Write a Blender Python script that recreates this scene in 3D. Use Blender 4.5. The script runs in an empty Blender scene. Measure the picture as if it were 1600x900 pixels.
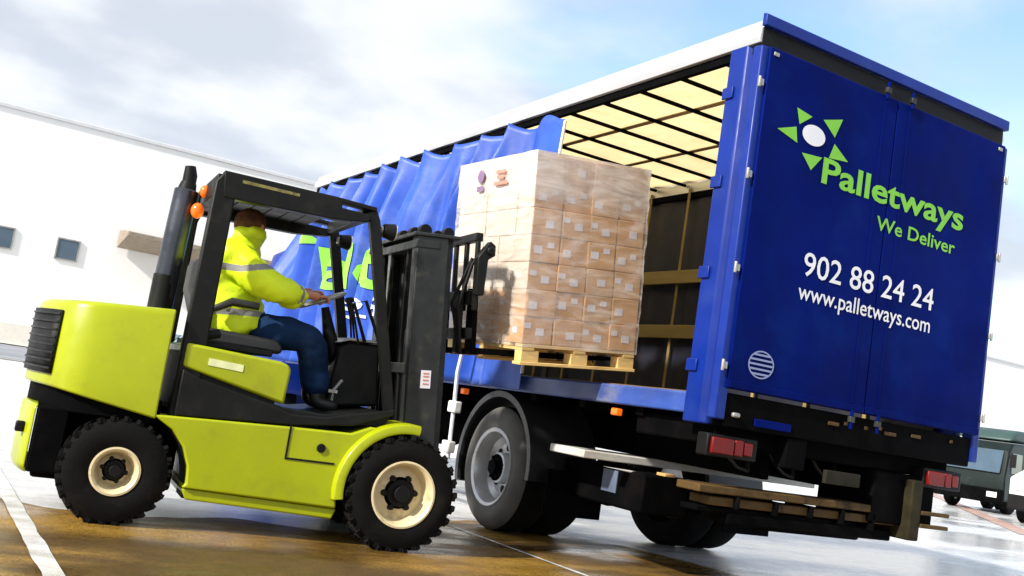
import bpy, bmesh, math, random
from mathutils import Vector, Matrix, Euler, noise
R = math.radians
random.seed(7)
sc = bpy.context.scene
col = sc.collection

# ------------------------------------------------------------ camera
def set_camera(pos, yaw, pitch, roll, fpx):
    f = Vector((math.sin(yaw)*math.cos(pitch), math.cos(yaw)*math.cos(pitch), math.sin(pitch)))
    r = Vector((math.cos(yaw), -math.sin(yaw), 0)); u = r.cross(f)
    r2 = r*math.cos(roll)+u*math.sin(roll); u2 = -r*math.sin(roll)+u*math.cos(roll)
    cd = bpy.data.cameras.new('camera'); co = bpy.data.objects.new('camera', cd); col.objects.link(co)
    m = Matrix((r2, u2, -f)).transposed().to_4x4(); m.translation = pos
    co.matrix_world = m
    cd.sensor_width = 36; cd.lens = fpx/1600*36; cd.clip_start = .05; cd.clip_end = 3000
    sc.camera = co
set_camera(Vector((-4.2423, -4.7199, 1.0034)), .5174, .1185, .1549, 1574.77)
sc.view_settings.view_transform = 'Standard'
sc.view_settings.look = 'None'
sc.view_settings.exposure = .88
sc.view_settings.gamma = 1
SUN = Vector((-.84, -.19, .56)).normalized()
el = math.asin(SUN.z); rot = math.atan2(SUN.x, SUN.y)
w = bpy.data.worlds.new('World'); sc.world = w; w.use_nodes = True
nt = w.node_tree; N = nt.nodes; Lk = nt.links; N.clear()
out = N.new('ShaderNodeOutputWorld'); bg = N.new('ShaderNodeBackground'); bg.inputs[1].default_value = .1
sky = N.new('ShaderNodeTexSky'); sky.sky_type = 'NISHITA'; sky.sun_disc = False
sky.sun_elevation = el; sky.sun_rotation = rot; sky.air_density = 1.0; sky.dust_density = .6
tc = N.new('ShaderNodeTexCoord'); sep = N.new('ShaderNodeSeparateXYZ'); Lk.new(tc.outputs['Generated'], sep.inputs[0])
def mth(op, a, b=None, c=None):
    n = N.new('ShaderNodeMath'); n.operation = op
    for i, v in enumerate((a, b, c)):
        if v is None: continue
        if isinstance(v, (int, float)): n.inputs[i].default_value = v
        else: Lk.new(v, n.inputs[i])
    return n.outputs[0]
zc = mth('ADD', mth('MAXIMUM', sep.outputs[2], 0.0), .22)
cx = mth('DIVIDE', sep.outputs[0], zc); cy = mth('DIVIDE', sep.outputs[1], zc)
cmb = N.new('ShaderNodeCombineXYZ'); Lk.new(cx, cmb.inputs[0]); Lk.new(cy, cmb.inputs[1])
ns = N.new('ShaderNodeTexNoise'); ns.inputs['Scale'].default_value = 1.15; ns.inputs['Detail'].default_value = 7
ns.inputs['Roughness'].default_value = .5; ns.inputs['Distortion'].default_value = .25
Lk.new(cmb.outputs[0], ns.inputs['Vector'])
# clouds thin out towards +X (blue opening there)
bias = mth('MULTIPLY', mth('SUBTRACT', sep.outputs[0], .62), -.42)
cov = mth('ADD', ns.outputs[0], bias)
rmp = N.new('ShaderNodeValToRGB'); rmp.color_ramp.elements[0].position = .30; rmp.color_ramp.elements[1].position = .54
rmp.color_ramp.interpolation = 'EASE'
Lk.new(cov, rmp.inputs[0])
ns2 = N.new('ShaderNodeTexNoise'); ns2.inputs['Scale'].default_value = 2.1; ns2.inputs['Detail'].default_value = 8
ns2.inputs['Roughness'].default_value = .48
Lk.new(cmb.outputs[0], ns2.inputs['Vector'])
r2 = N.new('ShaderNodeValToRGB'); r2.color_ramp.interpolation = 'EASE'
r2.color_ramp.elements[0].position = .40; r2.color_ramp.elements[0].color = (3.9, 4.15, 4.55, 1)
r2.color_ramp.elements[1].position = .60; r2.color_ramp.elements[1].color = (5.6, 5.7, 5.8, 1)
Lk.new(ns2.outputs[0], r2.inputs[0])
skm = N.new('ShaderNodeMix'); skm.data_type = 'RGBA'; skm.blend_type = 'MULTIPLY'; skm.inputs[0].default_value = 1
Lk.new(sky.outputs[0], skm.inputs[6]); skm.inputs[7].default_value = (1.5, 1.6, 1.7, 1)
mx = N.new('ShaderNodeMix'); mx.data_type = 'RGBA'
fac = mth('MULTIPLY', rmp.outputs[0], .93)
Lk.new(fac, mx.inputs[0]); Lk.new(skm.outputs[2], mx.inputs[6]); Lk.new(r2.outputs[0], mx.inputs[7])
Lk.new(mx.outputs[2], bg.inputs[0]); Lk.new(bg.outputs[0], out.inputs[0])
sd = bpy.data.lights.new('sun', 'SUN'); sd.energy = 3.7; sd.angle = R(2.5); sd.color = (1, .95, .86)
so = bpy.data.objects.new('sun', sd); col.objects.link(so); so.rotation_euler = SUN.to_track_quat('Z', 'Y').to_euler()

# ------------------------------------------------------------ materials
def mat(name, c, rough=.5, metal=0, var=.0, vscale=4, bump=0, bscale=60, dirt=None, dirt_amt=0, dirt_scale=3, spec=.5,
        coat=0, rvar=0, emit=0, trans=None, alpha=None, detail=6, stretch=None, wave=None):
    m = bpy.data.materials.new(name); m.use_nodes = True; t = m.node_tree; n = t.nodes; l = t.links
    p = n['Principled BSDF']; p.inputs['Roughness'].default_value = rough; p.inputs['Metallic'].default_value = metal
    p.inputs['Specular IOR Level'].default_value = spec
    if coat: p.inputs['Coat Weight'].default_value = coat; p.inputs['Coat Roughness'].default_value = .12
    co = n.new('ShaderNodeTexCoord'); src = co.outputs['Object']
    if stretch:
        mp = n.new('ShaderNodeMapping'); mp.inputs['Scale'].default_value = stretch; l.new(src, mp.inputs[0]); src = mp.outputs[0]
    def nz(s, d=detail, r=.6):
        x = n.new('ShaderNodeTexNoise'); x.inputs['Scale'].default_value = s; x.inputs['Detail'].default_value = d
        x.inputs['Roughness'].default_value = r; l.new(src, x.inputs['Vector']); return x.outputs[0]
    a = nz(vscale)
    def mixc(f, A, B):
        q = n.new('ShaderNodeMix'); q.data_type = 'RGBA'
        l.new(f, q.inputs[0])
        for i, v in ((6, A), (7, B)):
            if isinstance(v, tuple): q.inputs[i].default_value = (*v, 1)
            else: l.new(v, q.inputs[i])
        return q.outputs[2]
    def ramp(f, lo, hi, a0=0, a1=1):
        q = n.new('ShaderNodeMapRange'); q.interpolation_type = 'SMOOTHSTEP'
        l.new(f, q.inputs[0]); q.inputs[1].default_value = lo; q.inputs[2].default_value = hi
        q.inputs[3].default_value = a0; q.inputs[4].default_value = a1; return q.outputs[0]
    lo = tuple(x*(1-var) for x in c); hi = tuple(min(1, x*(1+var)) for x in c)
    cc = mixc(ramp(a, .3, .7), lo, hi)
    if dirt:
        cc = mixc(ramp(nz(dirt_scale, 8, .65), .5, .72, 0, dirt_amt), cc, dirt)
    l.new(cc, p.inputs['Base Color'])
    if rvar: l.new(ramp(nz(vscale*1.7), .3, .7, max(.03, rough-rvar), min(1, rough+rvar)), p.inputs['Roughness'])
    if bump:
        b = n.new('ShaderNodeBump'); b.inputs['Strength'].default_value = bump; b.inputs['Distance'].default_value = .01
        l.new(nz(bscale), b.inputs['Height']); l.new(b.outputs[0], p.inputs['Normal'])
    if emit:
        l.new(cc, p.inputs['Emission Color']); p.inputs['Emission Strength'].default_value = emit
    if trans is not None:
        o = n['Material Output']; tr = n.new('ShaderNodeBsdfTranslucent'); l.new(cc, tr.inputs[0])
        ms = n.new('ShaderNodeMixShader'); ms.inputs[0].default_value = trans
        l.new(p.outputs[0], ms.inputs[1]); l.new(tr.outputs[0], ms.inputs[2]); l.new(ms.outputs[0], o.inputs[0])
    return m
LIME = (.335, .385, .002)
M = dict(
 lime=mat('lime_paint', LIME, .32, var=.06, vscale=3, dirt=(.18, .16, .02), dirt_amt=.28, dirt_scale=5, coat=.12, spec=.35, rvar=.08, bump=.03, bscale=25),
 dark=mat('charcoal_paint', (.006, .0068, .0065), .45, var=.25, spec=.2, dirt=(.03, .027, .02), dirt_amt=.4, dirt_scale=6, rvar=.1, bump=.05, bscale=40),
 mast=mat('mast_steel', (.019, .022, .022), .42, metal=.1, spec=.35, var=.3, vscale=6, dirt=(.08, .07, .05), dirt_amt=.5, dirt_scale=7, rvar=.12, bump=.06),
 black=mat('black_rubbery_plastic', (.005, .005, .0055), .55, spec=.2, var=.3, bump=.1, bscale=50),
 under=mat('grimy_underbody_black', (.0015, .0015, .002), .8, var=.4, spec=.05, dirt=(.008, .006, .004), dirt_amt=.4, dirt_scale=4, bump=.1, bscale=20),
 tyre=mat('tyre_rubber', (.003, .003, .003), .8, var=.3, vscale=8, spec=.15, dirt=(.022, .016, .010), dirt_amt=.3, dirt_scale=6, bump=.25, bscale=60),
 dusty=mat('dusty_tyre_rubber', (.095, .092, .086), .85, var=.16, vscale=5, dirt=(.08, .075, .07), dirt_amt=.6, dirt_scale=8, bump=.3, bscale=60),
 cream=mat('cream_rim_paint', (.66, .55, .33), .45, var=.1, dirt=(.28, .19, .08), dirt_amt=.6, dirt_scale=9, bump=.04),
 chrome=mat('cylinder_rod_steel', (.5, .5, .48), .25, metal=1, var=.1, bump=.03),
 grey=mat('worn_grey_metal', (.36, .36, .34), .4, metal=.4, var=.2, dirt=(.12, .11, .09), dirt_amt=.5, bump=.05),
 stackm=mat('brushed_exhaust_steel', (.07, .075, .09), .3, metal=.8, var=.2, rvar=.1, bump=.05, bscale=20),
 amber=mat('amber_lens', (.85, .14, .01), .2, var=.1, emit=.25),
 red=mat('red_lens', (.15, .004, .004), .35, var=.25, spec=.3),
 clear=mat('clear_lamp_lens', (.75, .76, .74), .12, var=.1, coat=.6),
 white=mat('white_paint', (.75, .75, .74), .45, var=.06, dirt=(.4, .38, .33), dirt_amt=.4),
 blue=mat('blue_body_paint', (.001, .020, .22), .42, var=.12, vscale=2, dirt=(.02, .05, .22), dirt_amt=.45, dirt_scale=3, spec=.3, rvar=.1, bump=.04, bscale=18),
 door=mat('navy_blue_door_paint', (.0001, .0055, .105), .6, var=.25, vscale=1.1, dirt=(.0006, .016, .15), dirt_amt=.7, dirt_scale=1.4, spec=.04, rvar=.1, bump=.05, bscale=9),
 curtain=mat('blue_pvc_curtain', (.018, .075, .42), .48, var=.2, vscale=2, dirt=(.12, .19, .50), dirt_amt=.6, dirt_scale=2.2, bump=.25, bscale=9),
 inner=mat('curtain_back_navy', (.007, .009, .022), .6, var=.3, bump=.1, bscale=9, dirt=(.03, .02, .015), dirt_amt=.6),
 roof=mat('cream_roof_tarpaulin', (.86, .68, .36), .6, var=.08, vscale=2, dirt=(.68, .49, .22), dirt_amt=.6, dirt_scale=3, trans=.72, bump=.06, bscale=8),
 rail=mat('worn_aluminium_rail', (.62, .63, .64), .36, metal=.55, var=.1, dirt=(.3, .29, .27), dirt_amt=.5, dirt_scale=4, bump=.04, stretch=(1, .2, 1)),
 bed=mat('worn_blue_side_rail', (.03, .07, .30), .4, var=.3, vscale=3, dirt=(.20, .21, .26), dirt_amt=.75, dirt_scale=2.5, rvar=.12, bump=.08, stretch=(1, .6, 1)),
 slat=mat('weathered_wooden_slat', (.30, .23, .075), .7, var=.25, vscale=3, bump=.2, bscale=30, stretch=(1, .15, 1)),
 floor=mat('phenolic_load_floor', (.16, .10, .045), .55, var=.3, vscale=3, dirt=(.07, .05, .03), dirt_amt=.6, bump=.1),
 strap=mat('tan_webbing', (.28, .20, .07), .8, var=.2, bump=.1),
 pine=mat('pallet_pine', (.74, .52, .20), .7, var=.16, vscale=5, dirt=(.48, .28, .08), dirt_amt=.7, dirt_scale=6, bump=.25, bscale=25, stretch=(.4, 1, 2)),
 card=mat('brown_cardboard', (.62, .34, .12), .72, var=.14, vscale=4, dirt=(.38, .19, .06), dirt_amt=.5, dirt_scale=4, bump=.1, bscale=12),
 card_sunlit=mat('sunlit_painted_cardboard', (.68, .58, .48), .7, var=.08, vscale=3, dirt=(.62, .47, .33), dirt_amt=.5, dirt_scale=3, bump=.1, bscale=12),  # carton colour whitened to paint in the sun on the left side
 paper=mat('white_paper', (.74, .73, .80), .6, var=.05),
 ink=mat('dark_purple_ink', (.26, .16, .30), .6, var=.2), inkr=mat('red_ink', (.62, .24, .18), .6, var=.2),
 green=mat('leaf_green_vinyl', (.17, .50, .030), .5, var=.06), greenl=mat('bright_green_vinyl', (.26, .62, .06), .5, var=.06),
 vinyl=mat('white_vinyl', (.72, .74, .80), .5, var=.05),
 brown=mat('rusty_brown_steel', (.085, .05, .016), .7, var=.4, vscale=5, spec=.2, dirt=(.006, .005, .004), dirt_amt=.95, dirt_scale=5, bump=.2),
 alu=mat('scuffed_aluminium', (.62, .61, .57), .5, metal=.15, var=.15, dirt=(.33, .28, .2), dirt_amt=.6, dirt_scale=5, bump=.06, stretch=(.3, 1, 1)),
 rim=mat('silver_truck_rim', (.52, .53, .54), .36, metal=.6, var=.1, dirt=(.28, .25, .21), dirt_amt=.6, dirt_scale=8),
 skin=mat('skin', (.56, .24, .14), .5, var=.12, bump=.05),
 hair=mat('short_brown_hair', (.10, .035, .012), .8, var=.4, vscale=30, bump=.8, bscale=120),
 denim=mat('navy_work_trousers', (.006, .020, .06), .9, spec=.1, var=.35, vscale=5, dirt=(.03, .06, .13), dirt_amt=.5, dirt_scale=4, bump=.5, bscale=12),
 boot=mat('black_boot_leather', (.012, .011, .010), .5, var=.3, bump=.1),
 vinylseat=mat('black_seat_vinyl', (.016, .016, .017), .42, var=.2, bump=.1, bscale=30),
 glass=mat('dark_window_glass', (.06, .10, .14), .08, var=.15, vscale=1, spec=.8),
 cladding=mat('white_wall_cladding', (.88, .88, .87), .6, var=.03, vscale=.15, dirt=(.72, .71, .68), dirt_amt=.3, dirt_scale=.2),
 canopy=mat('weathered_canopy_boards', (.27, .22, .17), .7, var=.2, bump=.1),
 tgreen=mat('dark_green_lorry_paint', (.0015, .008, .007), .45, var=.2, spec=.3, dirt=(.02, .035, .03), dirt_amt=.4),
 teal=mat('grey_teal_paint', (.22, .33, .33), .4, var=.1),
)

# ------------------------------------------------------------ mesh helpers
class MB:
    def __init__(s): s.bm = bmesh.new()
    def box(s, lo, hi, mtx=None):
        lo = Vector(lo); hi = Vector(hi); c = (lo+hi)/2; d = hi-lo
        m = Matrix.Translation(c) @ Matrix.Diagonal((abs(d.x), abs(d.y), abs(d.z), 1))
        bmesh.ops.create_cube(s.bm, size=1, matrix=(mtx @ m) if mtx else m); return s
    def cyl(s, p0, p1, r, r2=None, seg=20, caps=True):
        p0 = Vector(p0); p1 = Vector(p1); d = p1-p0
        m = Matrix.Translation((p0+p1)/2) @ d.to_track_quat('Z', 'Y').to_matrix().to_4x4()
        bmesh.ops.create_cone(s.bm, cap_ends=caps, segments=seg, radius1=r, radius2=r if r2 is None else r2, depth=d.length, matrix=m); return s
    def ball(s, c, r, sc=(1, 1, 1), seg=16, ring=10):
        bmesh.ops.create_uvsphere(s.bm, u_segments=seg, v_segments=ring, radius=r, matrix=Matrix.Translation(c) @ Matrix.Diagonal((*sc, 1))); return s
    def prism(s, poly, axis, lo, hi, chamfer=None):
        def P(a, b, t):
            return {'y': (a, t, b), 'x': (t, a, b), 'z': (a, b, t)}[axis]
        A = [s.bm.verts.new(P(a, b, lo)) for a, b in poly]; B = [s.bm.verts.new(P(a, b, hi)) for a, b in poly]
        n = len(poly)
        f = [s.bm.faces.new(A), s.bm.faces.new(B[::-1])]
        for i in range(n): f.append(s.bm.faces.new((A[i], B[i], B[(i+1) % n], A[(i+1) % n])))
        bmesh.ops.recalc_face_normals(s.bm, faces=f); return s
    def tube(s, pts, r, seg=10, closed=False):
        pts = [Vector(p) for p in pts]; rings = []; n = len(pts)
        up = Vector((.13, .27, .95)).normalized()
        for i, p in enumerate(pts):
            a = pts[(i-1) % n] if (closed or i > 0) else p; b = pts[(i+1) % n] if (closed or i < n-1) else p
            d = (b-a).normalized(); x = d.cross(up).normalized(); y = x.cross(d)
            rr = r[i] if isinstance(r, (list, tuple)) else r
            rings.append([s.bm.verts.new(p+x*rr*math.cos(2*math.pi*k/seg)+y*rr*math.sin(2*math.pi*k/seg)) for k in range(seg)])
        for i in range(n if closed else n-1):
            A = rings[i]; B = rings[(i+1) % n]
            for k in range(seg): s.bm.faces.new((A[k], A[(k+1) % seg], B[(k+1) % seg], B[k]))
        if not closed:
            s.bm.faces.new(rings[0][::-1]); s.bm.faces.new(rings[-1])
        return s
    def lathe(s, prof, c, seg=48, close=True):   # axis = Y through c; prof = list (radius, y)
        rings = []
        for r, y in prof:
            rings.append([s.bm.verts.new((c[0]+r*math.cos(2*math.pi*k/seg), c[1]+y, c[2]+r*math.sin(2*math.pi*k/seg))) for k in range(seg)])
        m = len(prof)
        for i in range(m if close else m-1):
            A = rings[i]; B = rings[(i+1) % m]
            for k in range(seg): s.bm.faces.new((A[k], A[(k+1) % seg], B[(k+1) % seg], B[k]))
        return s
    def sweep(s, prof, path_fn, n):            # prof of (u,v) swept by path_fn(t)->(origin, U, V)
        rings = []
        for i in range(n+1):
            o, U, V = path_fn(i/n); rings.append([s.bm.verts.new(o+U*a+V*b) for a, b in prof])
        m = len(prof)
        for i in range(n):
            for k in range(m): s.bm.faces.new((rings[i][k], rings[i][(k+1) % m], rings[i+1][(k+1) % m], rings[i+1][k]))
        s.bm.faces.new(rings[0][::-1]); s.bm.faces.new(rings[-1]); return s
    def build(s, name, m, parent=None, bevel=0, smooth=True, seg=2, recalc=True, split=False):
        if split:
            s.bm.verts.index_update(); seen = set(); out = None
            isl = []
            for v in s.bm.verts:
                if v in seen: continue
                st = [v]; seen.add(v); cur = []
                while st:
                    a = st.pop(); cur.append(a)
                    for e in a.link_edges:
                        o = e.other_vert(a)
                        if o not in seen: seen.add(o); st.append(o)
                isl.append(cur)
            for cur in isl:
                q = MB(); mp = {a: q.bm.verts.new(a.co) for a in cur}
                for f in {f for a in cur for f in a.link_faces}: q.bm.faces.new([mp[a] for a in f.verts])
                out = q.build(name, m, parent, bevel, smooth, seg, recalc)
            s.bm.free(); return out
        if recalc: bmesh.ops.recalc_face_normals(s.bm, faces=s.bm.faces)
        me = bpy.data.meshes.new(name); s.bm.to_mesh(me); s.bm.free()
        o = bpy.data.objects.new(name, me); col.objects.link(o); me.materials.append(m)
        if parent: o.parent = parent
        if bevel:
            b = o.modifiers.new('bevel', 'BEVEL'); b.width = bevel; b.segments = seg; b.limit_method = 'ANGLE'; b.angle_limit = R(35)
        if smooth:
            for p in me.polygons: p.use_smooth = True
            bm = bmesh.new(); bm.from_mesh(me)
            for e in bm.edges:
                if len(e.link_faces) == 2 and e.calc_face_angle(0) > R(32): e.smooth = False
            bm.to_mesh(me); bm.free()
        return o
def tag(o, label=None, cat=None, group=None, kind=None):
    for k, v in (('label', label), ('category', cat), ('group', group), ('kind', kind)):
        if v: o[k] = v
    return o
def thing(name, label, cat, loc=(0, 0, 0), rz=0, group=None):
    o = bpy.data.objects.new(name, None); col.objects.link(o); o.location = loc; o.rotation_euler = (0, 0, rz)
    o.empty_display_size = .2
    return tag(o, label, cat, group)
def plabel(o, t): o['label'] = t; return o
def copy_tree(o, parent=None):
    c = o.copy(); col.objects.link(c)
    if parent: c.parent = parent
    for ch in list(o.children): copy_tree(ch, c)
    return c
def text_bm(txt, bold=.0, subdiv=0):
    """text as a flat bmesh in XY with unit-normalised extents (0..1, baseline 0, cap height 1)"""
    cu = bpy.data.curves.new('writing', 'FONT'); cu.body = txt; cu.size = 1; cu.offset = bold; cu.resolution_u = 3
    ob = bpy.data.objects.new('writing', cu); col.objects.link(ob)
    dg = bpy.context.evaluated_depsgraph_get(); me = bpy.data.meshes.new_from_object(ob.evaluated_get(dg))
    bpy.data.objects.remove(ob); bpy.data.curves.remove(cu)
    bm = bmesh.new(); bm.from_mesh(me); bpy.data.meshes.remove(me)
    x0 = min(v.co.x for v in bm.verts); x1 = max(v.co.x for v in bm.verts)
    for v in bm.verts: v.co.x = (v.co.x-x0)/(x1-x0); v.co.y /= .70
    bmesh.ops.triangulate(bm, faces=bm.faces)
    return bm
def writing(name, txt, m, parent, fn, bold=0, subdiv=0):
    """fn(u, v) -> 3D position"""
    bm = text_bm(txt, bold)
    for _ in range(subdiv):
        es = [e for e in bm.edges if e.calc_length() > .008]
        if not es: break
        bmesh.ops.subdivide_edges(bm, edges=es, cuts=1); bmesh.ops.triangulate(bm, faces=bm.faces)
    # one object per word of the line
    if ' ' in txt:
        fs = sorted(bm.faces, key=lambda f: min(v.co.x for v in f.verts)); iv = []
        for f in fs:
            a = min(v.co.x for v in f.verts); c = max(v.co.x for v in f.verts)
            if iv and a-iv[-1][1] < .028: iv[-1][1] = max(iv[-1][1], c); iv[-1][2].append(f)
            else: iv.append([a, c, [f]])
    else: iv = [[0, 1, list(bm.faces)]]
    o = None
    for _, _, fl in iv:
        q = MB(); mp = {}
        for f in fl:
            for v in f.verts:
                if v not in mp: mp[v] = q.bm.verts.new(fn(v.co.x, v.co.y))
            try: q.bm.faces.new([mp[v] for v in f.verts])
            except ValueError: pass
        o = q.build(name, m, parent, smooth=False, recalc=False)
    bm.free(); return o

# ------------------------------------------------------------ ground
def gz(x, y):
    r = math.hypot(x, y-2); return .0078*max(0, min(r, 105)-14)
def patch(name, outline_fn, m, dz, label=None): pass
bm = MB(); rs = [0, 1, 2, 4, 6, 8, 10, 12, 14, 16, 19, 23, 28, 34, 42, 52, 65, 80, 105, 150, 250, 500, 1200]; seg = 72; rings = []
cen = bm.bm.verts.new((0, 2, 0))
for r in rs[1:]:
    rings.append([bm.bm.verts.new((r*math.cos(2*math.pi*k/seg), 2+r*math.sin(2*math.pi*k/seg), gz(r*math.cos(2*math.pi*k/seg), 2+r*math.sin(2*math.pi*k/seg)))) for k in range(seg)])
for k in range(seg): bm.bm.faces.new((cen, rings[0][k], rings[0][(k+1) % seg]))
for a, b in zip(rings, rings[1:]):
    for k in range(seg): bm.bm.faces.new((a[k], b[k], b[(k+1) % seg], a[(k+1) % seg]))

def ground_mat(name, c1, c2, wet_lo, wet_hi, scale, rough_dry=.75, rough_wet=.18, grain=.25, spec=.5, lim=(.42, .62)):
    m = bpy.data.materials.new(name); m.use_nodes = True; t = m.node_tree; n = t.nodes; l = t.links; p = n['Principled BSDF']
    co = n.new('ShaderNodeTexCoord')
    def nz(s, d=8, r=.6, src=None):
        x = n.new('ShaderNodeTexNoise'); x.inputs['Scale'].default_value = s; x.inputs['Detail'].default_value = d
        x.inputs['Roughness'].default_value = r; l.new(src or co.outputs['Object'], x.inputs['Vector']); return x.outputs[0]
    mp = n.new('ShaderNodeMapping'); mp.inputs['Scale'].default_value = (.45, 1.2, 1); l.new(co.outputs['Object'], mp.inputs[0])
    big = nz(scale, 6, .55, mp.outputs[0]); fine = nz(90, 3, .7); mid = nz(6, 6, .6)
    def mr(f, a, b, c, d):
        q = n.new('ShaderNodeMapRange'); q.interpolation_type = 'SMOOTHSTEP'; l.new(f, q.inputs[0])
        for i, v in enumerate((a, b, c, d)): q.inputs[i+1].default_value = v
        return q.outputs[0]
    q = n.new('ShaderNodeMix'); q.data_type = 'RGBA'; l.new(mr(big, *lim, 0, 1), q.inputs[0]); q.inputs[6].default_value = (*c1, 1); q.inputs[7].default_value = (*c2, 1)
    q2 = n.new('ShaderNodeMix'); q2.data_type = 'RGBA'; q2.blend_type = 'MULTIPLY'; q2.inputs[0].default_value = 1
    g = n.new('ShaderNodeMath'); g.operation = 'MULTIPLY'; l.new(mr(fine, .3, .7, 1-grain, 1+grain), g.inputs[0]); l.new(mr(mid, .3, .7, .85, 1.15), g.inputs[1])
    l.new(q.outputs[2], q2.inputs[6]); l.new(g.outputs[0], q2.inputs[7]); l.new(q2.outputs[2], p.inputs['Base Color'])
    l.new(mr(nz(scale*1.3, 6, .6, mp.outputs[0]), wet_lo, wet_hi, rough_wet, rough_dry), p.inputs['Roughness'])
    p.inputs['Specular IOR Level'].default_value = spec
    b = n.new('ShaderNodeBump'); b.inputs['Strength'].default_value = .35; b.inputs['Distance'].default_value = .004
    l.new(fine, b.inputs['Height']); l.new(b.outputs[0], p.inputs['Normal'])
    return m
G_yard = ground_mat('painted_sky_sheen_ground', (.56, .56, .57), (.66, .65, .65), .40, .62, .35, .42, .09, spec=.75)  # pale base colour paints the white sky reflected on the wet ground
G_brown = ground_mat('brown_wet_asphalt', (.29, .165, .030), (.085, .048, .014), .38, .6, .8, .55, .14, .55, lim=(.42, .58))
G_road = ground_mat('grey_road_asphalt', (.21, .22, .25), (.28, .29, .32), .4, .6, .2, .8, .4)
tag(bm.build('yard_ground', G_yard), kind='structure')
def sheet(name, fn, nu, nv, m, dz, kind='structure'):
    b = MB(); g = []
    for i in range(nu+1):
        row = []
        for j in range(nv+1):
            x, y = fn(i/nu, j/nv); row.append(b.bm.verts.new((x, y, gz(x, y)+dz)))
        g.append(row)
    for i in range(nu):
        for j in range(nv): b.bm.faces.new((g[i][j], g[i+1][j], g[i+1][j+1], g[i][j+1]))
    o = b.build(name, m, smooth=False); o['kind'] = kind; return o
def brown_edge(x):   # far edge of the bare brown asphalt, where the painted sky reflection begins
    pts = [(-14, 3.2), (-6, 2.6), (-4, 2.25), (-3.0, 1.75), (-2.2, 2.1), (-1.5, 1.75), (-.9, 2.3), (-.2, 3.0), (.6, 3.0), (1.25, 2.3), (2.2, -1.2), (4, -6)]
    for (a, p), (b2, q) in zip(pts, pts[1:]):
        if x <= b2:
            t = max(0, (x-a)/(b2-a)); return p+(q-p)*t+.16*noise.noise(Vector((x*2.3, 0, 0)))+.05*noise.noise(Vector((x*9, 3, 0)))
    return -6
sheet('asphalt_clear_of_sheen', lambda u, v: (-14+18*u, -12+(brown_edge(-14+18*u)+12)*v), 260, 30, G_brown, .004)
sheet('service_road', lambda u, v: (-70+230*u, 31+21*v), 60, 12, G_road, .03)
sheet('pavement', lambda u, v: (-70+230*u, 53+7*v), 60, 4, ground_mat('pavement_concrete', (.55, .50, .42), (.62, .58, .5), .3, .5, .3, .8, .6), .06)
G_line = ground_mat('worn_white_road_paint', (.66, .66, .66), (.50, .48, .44), .4, .6, 3, .6, .3, .2)
G_rline = ground_mat('faded_red_road_paint', (.42, .24, .19), (.5, .36, .3), .4, .6, 2, .6, .3, .2)
def line(name, p0, p1, wd, m, label, dz=.009, rag=.012, group=None):
    p0 = Vector(p0); p1 = Vector(p1); d = p1-p0; nrm = Vector((-d.y, d.x)).normalized(); n = max(8, int(d.length/.12))
    def f(u, v):
        p = p0+d*u; s = (v-.5)*wd+(rag*noise.noise(Vector((u*n*.4, v*7, 1))))
        q = p+nrm*s; return q.x, q.y
    o = sheet(name, f, min(n, 300), 1, m, dz); return o
line('bay_line', (-3.66, 9), (-3.50, -5), .095, G_line, '')
line('bay_line', (-.42, 5), (.02, -4), .035, G_line, '')
line('road_edge_line', (-70, 30.4), (120, 30.4), .5, G_line, '', .034)
line('red_kerb_line', (17, 8.5), (60, 47), .55, G_rline, '', .012)

# ------------------------------------------------------------ warehouse
wh = thing('warehouse', 'long white warehouse with small square windows across the back of the yard', 'building', (0, 60, .3))
b = MB(); b.box((-90, 0, -.5), (190, 40, 13.36)); b.build('wall', M['cladding'], wh, smooth=False)
b = MB(); b.box((-90.3, -.12, 13.365), (190.3, 40.2, 13.6)); b.build('roof_edge', mat('roof_flashing', (.62, .63, .65), .5, var=.04), wh, .03)
b = MB(); b.box((-90.1, -.14, -.3), (190, -.003, 1.15)); b.build('plinth', mat('plinth_render', (.68, .66, .62), .7, var=.05), wh)
for i in range(-3, 1):
    x = 1.70+i*3.55
    b = MB(); b.box((x, -.06, 5.38), (x+1.12, .02, 6.50)); f = b.build('window', M['glass'], wh)
    b = MB()
    for a in ((x-.08, 5.30, x+1.2, 5.375), (x-.08, 6.505, x+1.2, 6.58), (x-.08, 5.376, x-.003, 6.504), (x+1.123, 5.376, x+1.2, 6.504)):
        b.box((a[0], -.10, a[1]), (a[2], .01, a[3]))
    b.build('frame', M['grey'], f)
b = MB(); b.prism([(-3.3, 7.15), (-3.3, 7.45), (-.15, 7.75), (-.15, 6.65)], 'x', 4.9, 15.5); b.build('canopy', M['canopy'], wh, .04)
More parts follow.
